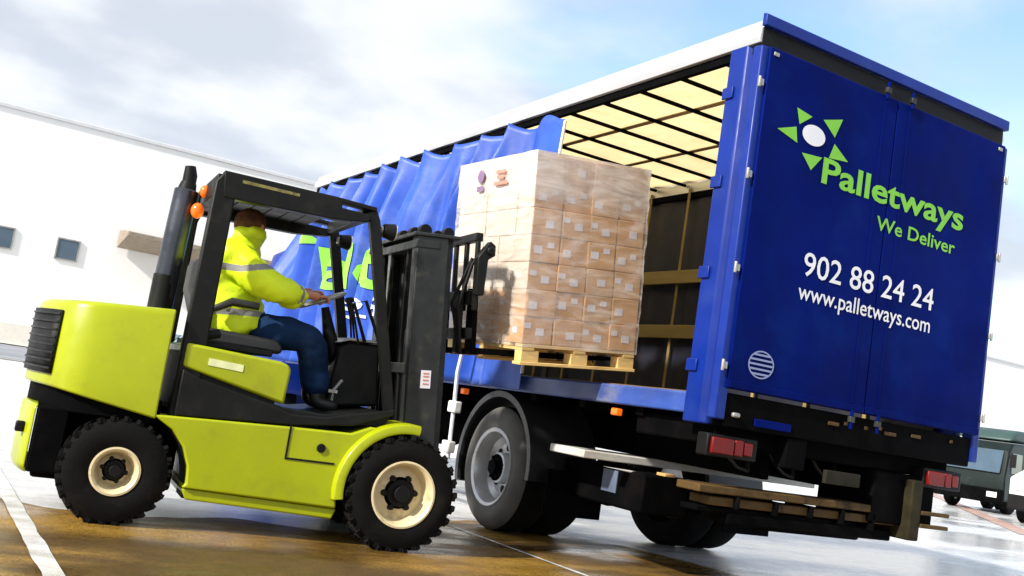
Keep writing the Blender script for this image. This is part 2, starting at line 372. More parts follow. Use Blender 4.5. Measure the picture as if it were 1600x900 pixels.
# ------------------------------------------------------------ distant vehicles
def bg_lorry(loc, rz):
    t = thing('lorry_cab', 'dark green lorry cab parked behind the blue truck at right', 'lorry', loc, rz)
    # local: front faces -X
    b = MB(); b.prism([(-1.15, .42), (-1.2, 1.25), (-.98, 2.15), (-.7, 2.42), (1.1, 2.5), (1.1, .42)], 'y', -1.15, 1.15); b.build('cab', M['tgreen'], t, .07, seg=3)
    b = MB(); b.prism([(-.5, 2.50), (-.25, 2.78), (.2, 2.92), (1.05, 2.95), (1.05, 2.50)], 'y', -1.0, 1.0)
    b.build('roof_fairing', mat('pale_green_fairing', (.03, .065, .06), .5, var=.1), t, .12, seg=3)
    b = MB(); b.prism([(-1.225, 1.36), (-1.02, 2.12), (-1.06, 2.14), (-1.27, 1.36)], 'y', -.98, .98); b.build('windscreen', M['glass'], t, .01)
    b = MB(); b.box((-.75, -1.175, 1.40), (.1, -1.152, 2.1)); b.build('side_window', M['glass'], t, .01)
    b = MB(); b.box((-1.4, -1.16, .32), (-1.13, 1.16, .80)); b.build('bumper', M['under'], t, .05)
    for y in (-.85, .85):
        b = MB(); b.box((-1.43, y-.17, .52), (-1.405, y+.17, .7)); b.build('headlight', M['clear'], t, .01)
    for y in (-1.35, 1.35):
        b = MB(); b.box((-1.2, y-.09, 1.6), (-1.1, y+.09, 2.05)).cyl((-1.1, y, 1.95), (-.95, y*.84, 1.95), .02, seg=8); b.build('mirror', M['black'], t, .02)
    b = MB(); b.box((-1.1, -.4, .45), (4.6, .4, .8)); b.build('chassis', M['under'], t, .02)
    for x in (-.3, 2.8, 4.0):
        for y in (-.95, .95):
            b = MB(); s_ = 1 if y > 0 else -1
            b.lathe([(.28, .16), (.44, .15), (.5, .1), (.5, -.1), (.44, -.15), (.28, -.16)], (x, y, .5), 28); wl = b.build('wheel', M['tyre'], t)
            b = MB(); b.cyl((x, y-.12, .5), (x, y+.12, .5), .275, seg=24); b.build('rim', M['rim'], wl)
    return t
bl = bg_lorry((26.6, 16.3, gz(26.6, 16.3)), R(12)); bl.scale = (.93, .93, .93)
def van(name, label, loc, rz, m, cat='van'):
    t = thing(name, label, cat, loc, rz)
    b = MB(); b.prism([(-2.4, .42), (-2.42, 1.0), (-1.7, 1.2), (-1.0, 1.9), (2.3, 1.95), (2.4, 1.6), (2.42, .42)], 'y', -.9, .9); b.build('body', m, t, .07, seg=3)
    b = MB(); b.prism([(-1.68, 1.235), (-1.04, 1.86), (-1.08, 1.89), (-1.74, 1.24)], 'y', -.78, .78); b.build('windscreen', M['glass'], t, .01)
    for a, c in ((-1.25, -.35), (-.2, .95), (1.1, 2.1)):
        b = MB()
        b.prism([(a+(.35 if a < -1 else 0), 1.75), (a, 1.28), (c, 1.28), (c, 1.75)], 'y', -.915, -.902); b.build('side_window', M['glass'], t)
    b = MB(); b.box((-2.5, -.88, .28), (-2.38, .88, .62)); b.build('bumper', M['black'], t, .04)
    b = MB(); b.box((-2.53, -.26, .36), (-2.503, .26, .48)); b.build('number_plate', M['paper'], t)
    for y in (-.7, .7):
        b = MB(); b.box((-2.46, y-.15, .72), (-2.38, y+.15, .9)); b.build('headlight', M['clear'], t, .02)
    for x in (-1.55, 1.5):
        for y in (-.8, .8):
            b = MB(); b.lathe([(.19, .12), (.3, .12), (.33, .08), (.33, -.08), (.3, -.12), (.19, -.12)], (x, y, .33), 24); wl = b.build('wheel', M['tyre'], t)
            b = MB(); b.cyl((x, y-.1, .33), (x, y+.1, .33), .188, seg=20); b.build('rim', M['rim'], wl)
    return t
wv = van('parked_van', 'white van cut off by the right edge, in front of the green lorry', (24.1, 11.6, gz(24.1, 11.6)), R(8), M['white']); wv.scale = (1, 1, 1.2)
van('parked_van', 'small grey green van by the far warehouse, behind the forklift exhaust', (8.0, 50, gz(8, 50)), R(20), M['teal'])

# ------------------------------------------------------------ truck  (rear face at y=0, left side at x=0)
W = 2.5; L = 8.52; ZT = 3.73; ZB = 1.30
tr = thing('curtainsider_truck', 'blue curtain sided lorry with its side open and closed rear doors', 'truck', (0, 0, 0))
# load floor + side rails
b = MB(); b.box((.07, .12, 1.2), (W-.07, L-.05, ZB)); b.build('load_floor', M['floor'], tr)
for x0, x1, y0 in ((0, .065, .20), (W-.065, W, .20)):
    b = MB(); b.prism([(x0, 1.14), (x1, 1.14), (x1, 1.27), (x1-.01, 1.285), (x0+.01, 1.285), (x0, 1.27)], 'y', 0, 0) if 0 else b.box((x0, y0, 1.155), (x1, L, 1.29)); b.build('side_rail', M['bed'], tr, .012)
# roof: tarpaulin, bows, cant rails
b = MB(); nU, nV = 24, 60; g = []
for i in range(nU+1):
    row = []
    for j in range(nV+1):
        x = .06+(W-.12)*i/nU; y = .1+(L-.15)*j/nV
        z = 3.675+.03*math.sin(math.pi*i/nU)-.012*abs(math.sin(math.pi*(y-.14)/.5))**.5*0+.010*math.cos(2*math.pi*(y-.14)/.5)+.004*noise.noise(Vector((x*3, y*3, 0)))
        row.append(b.bm.verts.new((x, y, z)))
    g.append(row)
for i in range(nU):
    for j in range(nV): b.bm.faces.new((g[i][j], g[i+1][j], g[i+1][j+1], g[i][j+1]))
b.build('roof_tarpaulin', M['roof'], tr)
k = 0
y = .64
while y < L-.2:
    b = MB(); b.box((.06, y-.013, 3.625), (W-.06, y+.013, 3.655)); b.build('roof_bow', M['under'], tr, .005); y += .5
b = MB()
for x in (.85, 1.65): b.box((x-.03, .2, 3.658), (x+.03, L-.1, 3.664))
b.build('roof_seam', mat('tan_seam_tape', (.62, .46, .22), .7, var=.1), tr)
for s_ in (0, 1):
    X = (lambda v: v) if s_ == 0 else (lambda v: W-v)
    b = MB(); b.prism([(X(-.02), 3.56), (X(-.03), 3.60), (X(-.02), 3.655), (X(0), 3.665), (X(.01), 3.72), (X(.03), 3.735), (X(.10), 3.735), (X(.10), 3.70), (X(.05), 3.69), (X(.05), 3.56)], 'y', .012, L)
    b.build('cant_rail', M['rail'], tr, .004)
    b = MB(); b.box((X(.008), .2, 3.50), (X(.05), L-.02, 3.558)); b.build('curtain_track', M['under'], tr)
# front bulkhead
b = MB(); b.box((.02, L-.05, 1.16), (W-.02, L, 3.70)); b.build('bulkhead', M['white'], tr, .01)
# far side closed curtain, slats and straps
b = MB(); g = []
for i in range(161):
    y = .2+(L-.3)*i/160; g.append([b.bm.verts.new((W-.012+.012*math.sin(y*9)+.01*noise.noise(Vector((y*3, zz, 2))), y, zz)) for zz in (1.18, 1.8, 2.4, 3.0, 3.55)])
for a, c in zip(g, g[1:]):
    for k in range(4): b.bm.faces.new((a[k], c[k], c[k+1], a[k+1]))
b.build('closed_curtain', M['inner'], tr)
for z0 in (1.98, 2.56):
    b = MB(); b.box((W-.115, .2, z0), (W-.09, L-.06, z0+.14)); b.build('side_slat', M['slat'], tr, .006)
y = .95
while y < L-.3:
    b = MB(); b.box((W-.07, y-.018, 1.29), (W-.062, y+.018, 3.60)); b.build('curtain_strap', M['strap'], tr); y += .65
for y in (.27, 3.0, 5.75):
    b = MB(); b.box((W-.16, y-.05, 1.3), (W-.12, y+.05, 3.6)); b.build('side_post', M['mast'], tr, .006)
# left curtain, bunched and drawn forward
def sst(t): t = max(0, min(1, t)); return t*t*(3-2*t)
Y0, Y1, CZ0, CZ1 = 2.26, 8.46, 1.17, 3.555
def curt(y, z):
    hang = (CZ1-z)/(CZ1-CZ0)
    yy = y-.42*hang*sst((y-Y0)/1.6)
    ph = 2*math.pi*(yy+.11*math.sin(yy*2.1)+.12*hang*math.sin(yy*1.3+1))/.56
    amp = .10+.09*sst(hang*2.6)
    amp *= sst((y-Y0-.15)/.7)*.9+.1
    if y > 7.5: amp *= 1-.7*sst((y-7.5)/.6)
    s = math.sin(ph+.5*noise.noise(Vector((y*1.2, z*.6, 0))))
    tri = 2/math.pi*math.asin(max(-1, min(1, s))); s = .4*s+.6*tri+.22*math.sin(ph*1.9+1.5*hang)*sst(hang*5)+.07*math.sin(ph*4.1+y)*sst(hang*4)
    x = -.02-amp*.55-amp*s+.035*noise.noise(Vector((y*2.2, z*1.4, 5)))*sst(hang*2)
    x -= .05*sst(hang*1.5)
    x -= .50*sst((y-7.45)/1.0)*sst((hang-.08)/.75)
    return x
def curt_top(y): return CZ1-.075*(.5+.5*math.cos(2*math.pi*y/.56))-.04
b = MB(); g = []; nY, nZ = 760, 44
for i in range(nY+1):
    y = Y0+(Y1-Y0)*i/nY; row = []
    for j in range(nZ+1):
        z = CZ0+(curt_top(y)-CZ0)*j/nZ
        yy = y
        yy = y+ (.10*(1-sst((y-Y0)/1.2)))*(j/nZ-.9)*-1.2*0
        row.append(b.bm.verts.new((curt(y, z), yy, z)))
    g.append(row)
for i in range(nY):
    for j in range(nZ): b.bm.faces.new((g[i][j], g[i+1][j], g[i+1][j+1], g[i][j+1]))
cu = b.build('side_curtain', M['curtain'], tr, recalc=False); sol = cu.modifiers.new('thick', 'SOLIDIFY'); sol.thickness = .004; sol.offset = 1
b = MB(); b.tube([(curt(Y0, z)-.005, Y0-.02-.0*z, z) for z in (1.3, 2, 3, 3.42)], .014, 10); b.build('curtain_pole', M['rail'], tr)
# curtain lettering follows the folds
def on_curt(y, z, d=.014):
    e = .01; gy = (curt(y+e, z)-curt(y-e, z))/(2*e); gz_ = (curt(y, z+e)-curt(y, z-e))/(2*e)
    nn_ = Vector((-1, gy, gz_)).normalized(); return (curt(y, z)+nn_.x*d, y+nn_.y*d, z+nn_.z*d)
writing('curtain_lettering', 'Palletways', M['greenl'], cu, lambda u, v: on_curt(6.9-3.1*u, 2.06+.50*v), .03, 8)
writing('curtain_phone_number', '902 88 24 24', M['vinyl'], cu, lambda u, v: on_curt(5.98-2.2*u, 1.72+.20*v), .01, 7)
def star_tris(cx, cy, r_in, r_out, hw):
    T = []
    for a in STAR:
        ca, sa = math.cos(R(a)), math.sin(R(a)); T.append([(cx+ca*r_out, cy+sa*r_out), (cx+ca*r_in-sa*hw, cy+sa*r_in+ca*hw), (cx+ca*r_in+sa*hw, cy+sa*r_in-ca*hw)])
    return T
STAR = (150, 62, 200, 272, 348)
b = MB()
for T in star_tris(0, 0, .16, .42, .12):
    vs = [b.bm.verts.new((p[0], p[1], 0)) for p in T]; b.bm.faces.new(vs)
for _ in range(3): bmesh.ops.subdivide_edges(b.bm, edges=b.bm.edges[:], cuts=1, use_grid_fill=True)
for v in b.bm.verts: v.co = Vector(on_curt(7.75-v.co.x*.8, 2.78+v.co.y, .014))
b.build('curtain_star', M['greenl'], cu, smooth=False, recalc=False)
# rear frame
for s_ in (0, 1):
    X = (lambda v: v) if s_ == 0 else (lambda v: W-v)
    b = MB(); b.prism([(X(-.02), .13), (X(-.02), .285), (X(.05), .30), (X(.09), .27), (X(.09), .09), (X(.02), .09)], 'z', 1.10, 3.60); b.build('corner_post', M['blue'], tr, .012)
    b = MB(); b.prism([(X(-.03), -.03), (X(-.045), .035), (X(-.005), .066), (X(.05), .06), (X(.05), -.03)], 'z', 1.14, 3.53); b.build('door_edge_profile', M['blue'], tr, .01)
    for z in (1.42, 2.02, 2.62, 3.22):
        b = MB(); b.box((X(-.036), .20, z), (X(-.022), .30, z+.08)); b.build('post_latch', M['blue'], tr, .006)
    for z in (1.47, 2.08, 2.68, 3.28):
        b = MB(); b.box((X(-.035), -.050, z-.022), (X(.0), -.031, z+.022)).cyl((X(-.034), -.045, z-.035), (X(-.034), -.045, z+.035), .010, seg=10); b.build('hinge', M['grey'], tr, .004)
b = MB(); b.prism([(-.03, 3.665), (-.03, 3.74), (.01, 3.755), (.012, 3.665)], 'x', -.025, W+.025); b.build('rear_header', M['blue'], tr, .006)
b = MB(); b.box((-.005, .005, 3.50), (W+.005, .09, 3.664)); b.build('header_seal', M['black'], tr)
for s_, x0, x1 in ((0, .022, 1.246), (1, 1.254, W-.022)):
    b = MB(); b.box((x0, -.05, 1.335), (x1, -.005, 3.53)); d = b.build('rear_door', M['door'], tr, .008)
    b = MB(); b.box((x0+.004, -.058, 1.34), (x1-.004, -.051, 1.385)); b.build('bottom_profile', M['door'], d, .004)
    xr = 1.12 if s_ == 0 else 1.38
    b = MB(); b.box((xr-.012, -.0535, 1.39), (xr+.012, -.0502, 3.52)); b.build('door_rib', M['door'], d, .002)
    for za, zb_ in ((3.50, 3.62), (1.22, 1.345)):
        b = MB(); b.cyl((xr, -.064, za), (xr, -.064, zb_), .012, seg=12); b.build('lock_rod', M['door'], d)
        zz = (za+zb_)/2
        b = MB(); b.box((xr-.022, -.078, zz-.02), (xr+.022, -.0505, zz+.02)); b.build('rod_cam', M['mast'], d, .004)
    b = MB()
    cxx = x0+.05 if s_ == 0 else x1-.07
    b.box((cxx-.022, -.060, 3.475), (cxx+.022, -.0505, 3.50)); b.build('corner_cap', M['grey'], d, .003)
DL = tr
yD = -.0665
def on_door(x, z, d=0): return (x, -.0545-d, z)
writing('company_name', 'Palletways', M['green'], DL, lambda u, v: on_door(.595+1.47*u, 2.78+.168*v), .022)
writing('slogan', 'We Deliver', M['green'], DL, lambda u, v: on_door(1.16+.84*u, 2.59+.095*v), .012)
writing('phone_number', '902 88 24 24', M['vinyl'], DL, lambda u, v: on_door(.53+1.30*u, 2.145+.155*v), .006)
writing('web_address', 'www.palletways.com', M['vinyl'], DL, lambda u, v: on_door(.51+1.31*u, 1.985+.108*v), .006)
b = MB()
for p, q in (((.33, 3.22), 0), ((.80, 3.24), 0)): pass
TR = [[(.345, 3.215), (.50, 3.19), (.385, 3.105)], [(.80, 3.255), (.61, 3.20), (.74, 3.105)], [(.185, 3.02), (.36, 3.08), (.385, 2.97)],
      [(.545, 2.815), (.44, 2.915), (.64, 2.93)], [(.90, 2.965), (.745, 3.06), (.705, 2.945)]]
for T in TR: b.bm.faces.new([b.bm.verts.new(on_door(.155+(x-.185)*.93, 3.05+(z-3.05)*.93)) for x, z in T])
b.build('logo_star', M['green'], DL, smooth=False)
def disc(cx, cz, rx, rz, d, rin=0, seg=40):
    b = MB(); n = seg
    o_ = [b.bm.verts.new(on_door(cx+rx*math.cos(2*math.pi*i/n), cz+rz*math.sin(2*math.pi*i/n), d)) for i in range(n)]
    if not rin: b.bm.faces.new(o_)
    else:
        q = [b.bm.verts.new(on_door(cx+rx*rin*math.cos(2*math.pi*i/n), cz+rz*rin*math.sin(2*math.pi*i/n), d)) for i in range(n)]
        for i in range(n): b.bm.faces.new((o_[i], o_[(i+1) % n], q[(i+1) % n], q[i]))
    return b
disc(.48, 3.062, .105, .068, .001).build('logo_centre', M['vinyl'], DL, smooth=False)
# round emblem, low on the door
b = disc(.27, 1.515, .11, .088, 0, .90)
for k in (-2, -1, 0, 1, 2):
    zc_ = 1.515+k*.030; hw = .10*math.sqrt(max(0, 1-(k*.030/.088)**2))
    f = [(.27-hw, zc_-.006), (.27+hw, zc_-.006), (.27+hw, zc_+.006), (.27-hw, zc_+.006)]
    b.bm.faces.new([b.bm.verts.new(on_door(x, z, .0006+.0001*k)) for x, z in f])
b.build('round_emblem', mat('faded_white_vinyl', (.22, .27, .48), .5), DL, smooth=False)
# rear sill beam, lights, underrun and tail lift
b = MB(); b.box((0.05, -.02, 1.10), (W-.05, .16, 1.31)); b.build('rear_sill', M['under'], tr, .01)
for x, zz, ww in ((.95, 1.235, .10), (1.10, 1.25, .03), (1.30, 1.245, .03), (1.42, 1.26, .05), (1.50, 1.235, .12), (1.78, 1.25, .10), (2.2, 1.26, .03)):
    b = MB(); b.box((x, -.033, zz-.012), (x+ww, -.021, zz+.012)); b.build('sill_fitting', M['brown'], tr, .004)
b = MB(); b.box((.10, -.05, 1.165), (.16, -.022, 1.195)); b.build('marker_lamp', M['grey'], tr, .01)
b = MB(); b.box((.30, -.03, 1.13), (.62, -.0215, 1.18)); b.build('sill_panel', M['door'], tr, .004)
for x0 in (-.02, 2.02):
    b = MB(); b.box((x0, .02, .91), (x0+.42, .12, 1.05)); q = b.build('light_housing', M['black'], tr, .01)
    b = MB(); b.box((x0+.02, -.008, .93), (x0+.20, .019, 1.03)); b.box((x0+.21, -.006, .93), (x0+.28, .019, 1.03)); b.build('tail_light', M['red'], q, .008)
    b = MB(); b.box((x0+.29, -.004, .94), (x0+.36, .019, 1.02)); b.build('reverse_light', M['amber' if 0 else 'red'], q, .006)
b = MB()
b.box((.10, .10, .98), (2.38, .9, 1.13)); b.build('rear_crossmember', M['under'], tr, .015)
b = MB(); b.box((1.55, .05, .62), (2.2, .55, .979)); b.build('lift_housing', M['under'], tr, .02)
b = MB(); b.box((.62, -.01, .90), (.80, .099, 1.098)); b.build('bracket', M['under'], tr, .01)
b = MB(); b.box((1.03, .01, .84), (1.36, .043, .93)); b.build('number_plate', mat('dirty_number_plate', (.018, .017, .012), .8, var=.5, spec=.1), tr, .004)
# tail lift folded under the body
tl = MB(); tl.box((-.02, 1.30, .742), (2.35, 1.75, .80)); tl.build('lift_platform', M['alu'], tr, .008)
b = MB(); b.prism([(.10, .705), (1.1, .685), (1.15, .64), (.9, .635)], 'y', 1.14, 1.22); b.build('lift_flap', M['white'], tr, .006)
b = MB(); b.box((.50, 1.0, .655), (.60, 1.10, .72)); b.build('lift_flap_block', M['card'], tr, .006)
for i_, (z0_, z1_, xa, xb, mm) in enumerate(((.685, .735, .0, 1.82, 'brown'), (.61, .665, .12, 1.86, 'brown'), (.565, .60, .05, 1.5, 'under'))):
    b = MB(); b.box((xa, .06+.03*i_, z0_), (xb, .28, z1_)); b.build('underrun_beam', M[mm], tr, .008)
for xa, za in ((.32, .60), (.66, .585), (.98, .60), (1.28, .58), (1.58, .56)):
    b = MB(); b.box((xa, .05, za), (xa+.02, .30, .68)); b.build('beam_clamp', M['under'], tr, .005)
b = MB(); b.box((.3, .10, .50), (1.84, .34, .574)); b.build('lift_arm_housing', M['under'], tr, .012)
b = MB(); b.box((1.87, -.02, .53), (1.98, .28, .95)); b.build('lift_bracket', mat('olive_grime_steel', (.022, .018, .008), .75, var=.5, spec=.15, dirt=(.06, .045, .02), dirt_amt=.6), tr, .012)
for z in (.64, .73):
    b = MB(); b.box((1.981, -.03, z-.014), (2.28, .01, z+.014)); b.build('lift_arm', M['brown'], tr, .006)
b = MB(); b.box((.9, .5, .44), (2.0, 1.2, .60)); b.build('lift_motor_housing', M['under'], tr, .02)
# chassis, boxes, fuel tank
for y_, z_ in ((1.0, .93), (1.35, .93)):
    b = MB(); b.cyl((.85, y_, z_), (1.6, y_, z_), .12, seg=20); b.build('air_tank', M['under'], tr, .01)
for k in range(5):
    x_ = .35+.42*k
    b = MB(); b.tube([(x_, .35, 1.05), (x_+.04, .28, .93), (x_+.12, .26, .86), (x_+.26, .30, .84), (x_+.34, .4, 1.0)], .012, 8); b.build('air_hose', M['mast'], tr)
for x in (.72, 1.62):
    b = MB(); b.box((x, .3, .80), (x+.09, 10.4, 1.09)); b.build('chassis_rail', M['under'], tr, .01)
b = MB()
for y in (.8, 1.5, 2.2, 2.8, 3.6, 4.6, 5.6, 6.6, 7.6): b.box((.07, y, 1.10), (W-.07, y+.08, 1.195))
b.build('cross_bearer', M['under'], tr, split=True)
b = MB(); b.box((.30, .98, .42), (.72, 2.0, .70)); bx = b.build('pallet_box', M['under'], tr, .02)
b = MB(); b.box((.292, 1.28, .52), (.2985, 1.46, .68)); b.build('box_sticker', mat('faded_blue_sticker', (.10, .13, .20), .5, var=.3), bx)
b = MB(); b.cyl((.45, 4.3, .80), (.45, 5.6, .80), .25, seg=28); b.build('fuel_tank', M['under'], tr, .02)
b = MB(); b.box((.02, 3.9, .50), (.05, 6.9, .60)); b.box((.02, 3.9, .78), (.05, 6.9, .88))
for y in (4.1, 5.4, 6.7): b.box((.051, y, .45), (.09, y+.05, 1.15))
b.build('side_guard', M['blue'], tr, .008, split=True)
for y in (1.05, 3.35, 6.2):
    b = MB(); b.box((.005, y-.035, 1.075), (.06, y+.035, 1.125)); b.build('side_marker', M['amber'], tr, .008)
# hanging curtain strap with white buckles
b = MB(); b.tube([(-.22, 3.02, 1.50), (-.20, 3.10, 1.25), (-.16, 3.14, .95), (-.16, 3.10, .50)], .018, 8); st = b.build('loose_strap', M['vinyl'], tr)
for z in (.90, .555):
    b = MB(); b.box((-.20, 3.05, z), (-.13, 3.19, z+.10)); b.build('buckle', M['white'], st, .012)
# wheels
def truck_wheel(x, y, r, out, name='wheel'):
    """out=-1: outer face towards -X"""
    S = [];
    b = MB(); prof = [(.285, 0), (.30, .02), (.36, .035), (.43, .028), (r-.03, 0), (r-.006, -.03), (r, -.06), (r, -.26), (r-.03, -.31), (.40, -.33), (.285, -.30)]
    b.lathe([(a*(1.09 if a < .4 else 1), c) for a, c in prof], (0, 0, 0), 64)
    for rr in (r*.998,):
        for k in range(4):
            pass
    wl = b.build(name, M['dusty'] if out < 0 and name == 'wheel' else M['tyre'], tr)
    wl.data.materials.append(M['tyre'])
    for p in wl.data.polygons:
        if p.center.y < -.02 and math.hypot(p.center.x, p.center.z) > .4: p.material_index = 1
    b = MB(); b.lathe([(.288, .0), (.300, .022), (.292, .03), (.27, .018), (.255, -.02), (.245, -.10), (.215, -.135), (.12, -.12), (.115, -.04), (.10, -.03), (.0005, -.03), (.0005, -.14), (.12, -.15), (.22, -.16), (.262, -.11), (.27, -.02)], (0, 0, 0), 48); bmesh.ops.scale(b.bm, vec=(1.09, 1, 1.09), verts=b.bm.verts)
    rm = b.build('rim', M['rim'], wl)
    b = MB()
    for k in range(8):
        a = 2*math.pi*k/8; b.ball((.172*math.cos(a), -.124, .172*math.sin(a)), .033, (1, .35, 1), 14, 8)
    b.build('vent_hole', M['black'], wl, split=True)
    b = MB()
    for k in range(10):
        a = 2*math.pi*(k+.5)/10; b.cyl((.098*math.cos(a), -.03, .098*math.sin(a)), (.098*math.cos(a), -.012, .098*math.sin(a)), .012, seg=6)
    b.cyl((0, -.035, 0), (0, -.029, 0), .112, seg=20).cyl((0, -.03, 0), (0, .015, 0), .06, seg=20); b.build('hub', M['under'], wl)
    wl.location = (x, y, r); wl.rotation_euler = (0, 0, R(90) if out < 0 else R(-90)); return wl
WY = 2.64
truck_wheel(.03, WY, .51, -1); truck_wheel(.37, WY, .509, -1, 'inner_wheel')
truck_wheel(2.47, WY, .51, 1); truck_wheel(2.13, WY, .509, 1, 'inner_wheel')
truck_wheel(.07, 9.3, .48, -1); truck_wheel(2.43, 9.3, .48, 1)
b = MB(); b.cyl((.3, WY, .51), (2.2, WY, .51), .09, seg=16); b.ball((1.25, WY, .51), .22); b.build('axle', M['under'], tr)
for x0 in (-.0, 1.86):
    def arc(t, x0=x0):
        a = R(200-205*t); o = Vector((x0, WY, .53)); d = Vector((0, -math.cos(a), math.sin(a))); return o+d*.595, Vector((1, 0, 0)), d
    b = MB(); b.sweep([(0, -.03), (0, .02), (.64, .02), (.64, 0), (.03, 0), (.03, -.03)], arc, 28); b.build('mudguard', mat('mudguard_plastic', (.020, .021, .024), .38, var=.3, bump=.04), tr)
b = MB(); b.box((.06, 1.845, .25), (.60, 1.86, .60)); b.build('mud_flap', M['under'], tr)
b = MB(); b.box((1.90, 1.845, .25), (2.44, 1.86, .60)); b.build('mud_flap', M['under'], tr)
# cab
cb = MB(); cb.prism([(8.75, .75), (8.75, 2.75), (9.0, 2.85), (10.2, 2.75), (10.55, 2.0), (10.7, 1.2), (10.7, .55), (9.9, .5), (9.75, .95), (8.95, .95), (8.85, .75)], 'x', .06, 2.44); cab = cb.build('cab', M['blue'], tr, .05, seg=3)
b = MB(); b.prism([(10.595, 1.95), (10.26, 2.68), (10.29, 2.70), (10.62, 1.96)], 'x', .2, 2.3); b.build('windscreen', M['glass'], cab)
b = MB(); b.prism([(9.35, 1.65), (9.35, 2.45), (10.1, 2.45), (10.4, 1.65)], 'x', .045, .058); b.build('side_window', M['glass'], cab)
b = MB(); b.box((-.24, 10.3, 1.75), (-.06, 10.42, 2.3)).cyl((-.1, 10.35, 2.2), (.1, 10.35, 2.3), .02, seg=8); b.build('mirror', M['black'], cab, .02)
b = MB(); b.box((.08, 10.702, .45), (2.42, 10.85, .9)); b.build('bumper', M['under'], cab, .04)

# ------------------------------------------------------------ forklift  (local x forward, near side y=-.6)
FY = R(-5.5)
fk = thing('forklift', 'lime yellow forklift with charcoal overhead guard and raised forks', 'forklift', (-1.325, 1.86, 0), FY)
# plan outline of rear
def plan(hw=.6, back=-2.33, front=-1.60):
    h = [(front, hw), (-2.0, hw), (-2.10, hw-.03), (-2.18, hw-.10), (-2.24, hw-.22), (back+.03, hw-.40), (back, 0)]
    return h+[(x, -y) for x, y in reversed(h[:-1])]
def loft(b, levels):
    """levels: list of (zfunc or z, plan pts)"""
    rings = [[b.bm.verts.new((x, y, z(x) if callable(z) else z)) for x, y in pts] for z, pts in levels]
    n = len(rings[0])
    for a, c in zip(rings, rings[1:]):
        for k in range(n): b.bm.faces.new((a[k], a[(k+1) % n], c[(k+1) % n], c[k]))
    b.bm.faces.new(rings[0][::-1]); b.bm.faces.new(rings[-1])
b = MB(); P = plan(); Pi = [(x*1.0+(.03 if x < -1.7 else 0), y*.95) for x, y in P]
zb = lambda x: .735-.0*x if x < -2.2 else (.735-(x+2.2)*.175)
zt = lambda x: 1.225+(x+2.33)*.075
loft(b, [(zb, P), (lambda x: zb(x)+.02, P), (lambda x: zt(x)-.04, P), (lambda x: zt(x)-.01, [(x+(.012 if x < -1.7 else 0), y*.98) for x, y in P]), (zt, Pi)])
hood = b.build('rear_hood', M['lime'], fk, .012)
b = MB()
for s_ in (-1, 1): pass
G = [(-2.195, -.475), (-2.243, -.375), (-2.303, -.2), (-2.335, 0), (-2.303, .2), (-2.243, .375), (-2.195, .475)]
rows = [[b.bm.verts.new((x-.008, y*1.01, z)) for x, y in G] for z in (.80, 1.17)]
for k in range(len(G)-1): b.bm.faces.new((rows[0][k], rows[0][k+1], rows[1][k+1], rows[1][k]))
gr = b.build('radiator_grille', M['black'], hood); sm = gr.modifiers.new('t', 'SOLIDIFY'); sm.thickness = .012; sm.offset = 0
b = MB()
for i in range(8):
    z = .83+i*.045; b.tube([(x-.016, y*1.01, z) for x, y in G], .007, 6)
b.build('grille_bar', M['dark'], hood, split=True)
# dark band between hood and bumper, wheel well core
b = MB(); loft(b, [(.60, [(x*.985, y*.93) for x, y in plan()]), (.74, [(x*.985, y*.93) for x, y in plan()])]); b.build('counterweight_waist', M['under'], fk, .01)
b = MB(); b.box((-2.2, -.38, .20), (-1.42, .38, .70)); b.build('rear_frame', M['under'], fk, .02)
b = MB(); b.box((-2.225, -.52, .245), (-2.06, .52, .615)); b.build('rear_valance', M['under'], fk, .01)
def plan2(y1=.48, x0=-2.235):
    h = [(x0, y1+.02), (-2.255, y1), (-2.285, y1-.12), (-2.31, y1-.3), (-2.32, 0)]
    return h+[(x, -y) for x, y in reversed(h[:-1])]
b = MB(); loft(b, [(.235, [(x*.992, y*.93) for x, y in plan2()]), (.27, plan2()), (.60, plan2()), (.625, [(x*.995, y*.97) for x, y in plan2()])])
cw = b.build('counterweight_bumper', M['lime'], fk, .012)
b = MB(); b.box((-2.325, -.41, .45), (-2.275, -.36, .51)); b.build('tow_pin', M['black'], cw, .01)
# wheel arch liner of the rear wheel (dark, curved front edge)
b = MB()
arch = [(-1.60+.0, .63)]
for i in range(9):
    a = R(75-i*9.5); arch.append((-1.80+.43*math.cos(a), .26+.43*math.sin(a)))
arch += [(-1.37, .19), (-1.30, .19), (-1.30, .64)]
b.prism(arch, 'y', -.56, -.30); b.prism(arch, 'y', .30, .56); b.build('rear_arch_liner', M['black'], fk, .004, split=True)
# main chassis
pts = [(-1.60, .655), (-1.52, .60)]
for i in range(8):
    a = R(58-i*9); pts.append((-1.83+.47*math.cos(a), .24+.47*math.sin(a)))
pts = [(-1.62, .655), (-1.50, .585), (-1.42, .49), (-1.375, .38), (-1.365, .28), (-1.385, .255)]
body = pts+[(-.44, .225), (-.46, .40), (-.43, .52), (-.345, .66), (-.20, .755), (-.30, .755), (-.42, .70), (-.80, .69)]
b = MB(); b.prism(body, 'y', -.6, .6); ch = b.build('chassis', M['lime'], fk, .012)
b = MB(); b.prism([(-1.385, .25), (-1.35, .185), (-.45, .155), (-.43, .22)], 'y', -.575, .575); b.build('chassis_skirt', M['lime'], ch, .01)
# recessed side panel groove + filler cap
b = MB(); b.box((-.815, -.6045, .505), (-.803, -.5995, .70)); b.box((-.815, -.6045, .492), (-.50, -.5995, .504)); b.build('panel_gap', M['black'], ch)
b = MB(); b.cyl((-.60, -.599, .585), (-.60, -.612, .585), .028, seg=20); b.build('filler_cap', M['black'], ch, .003)
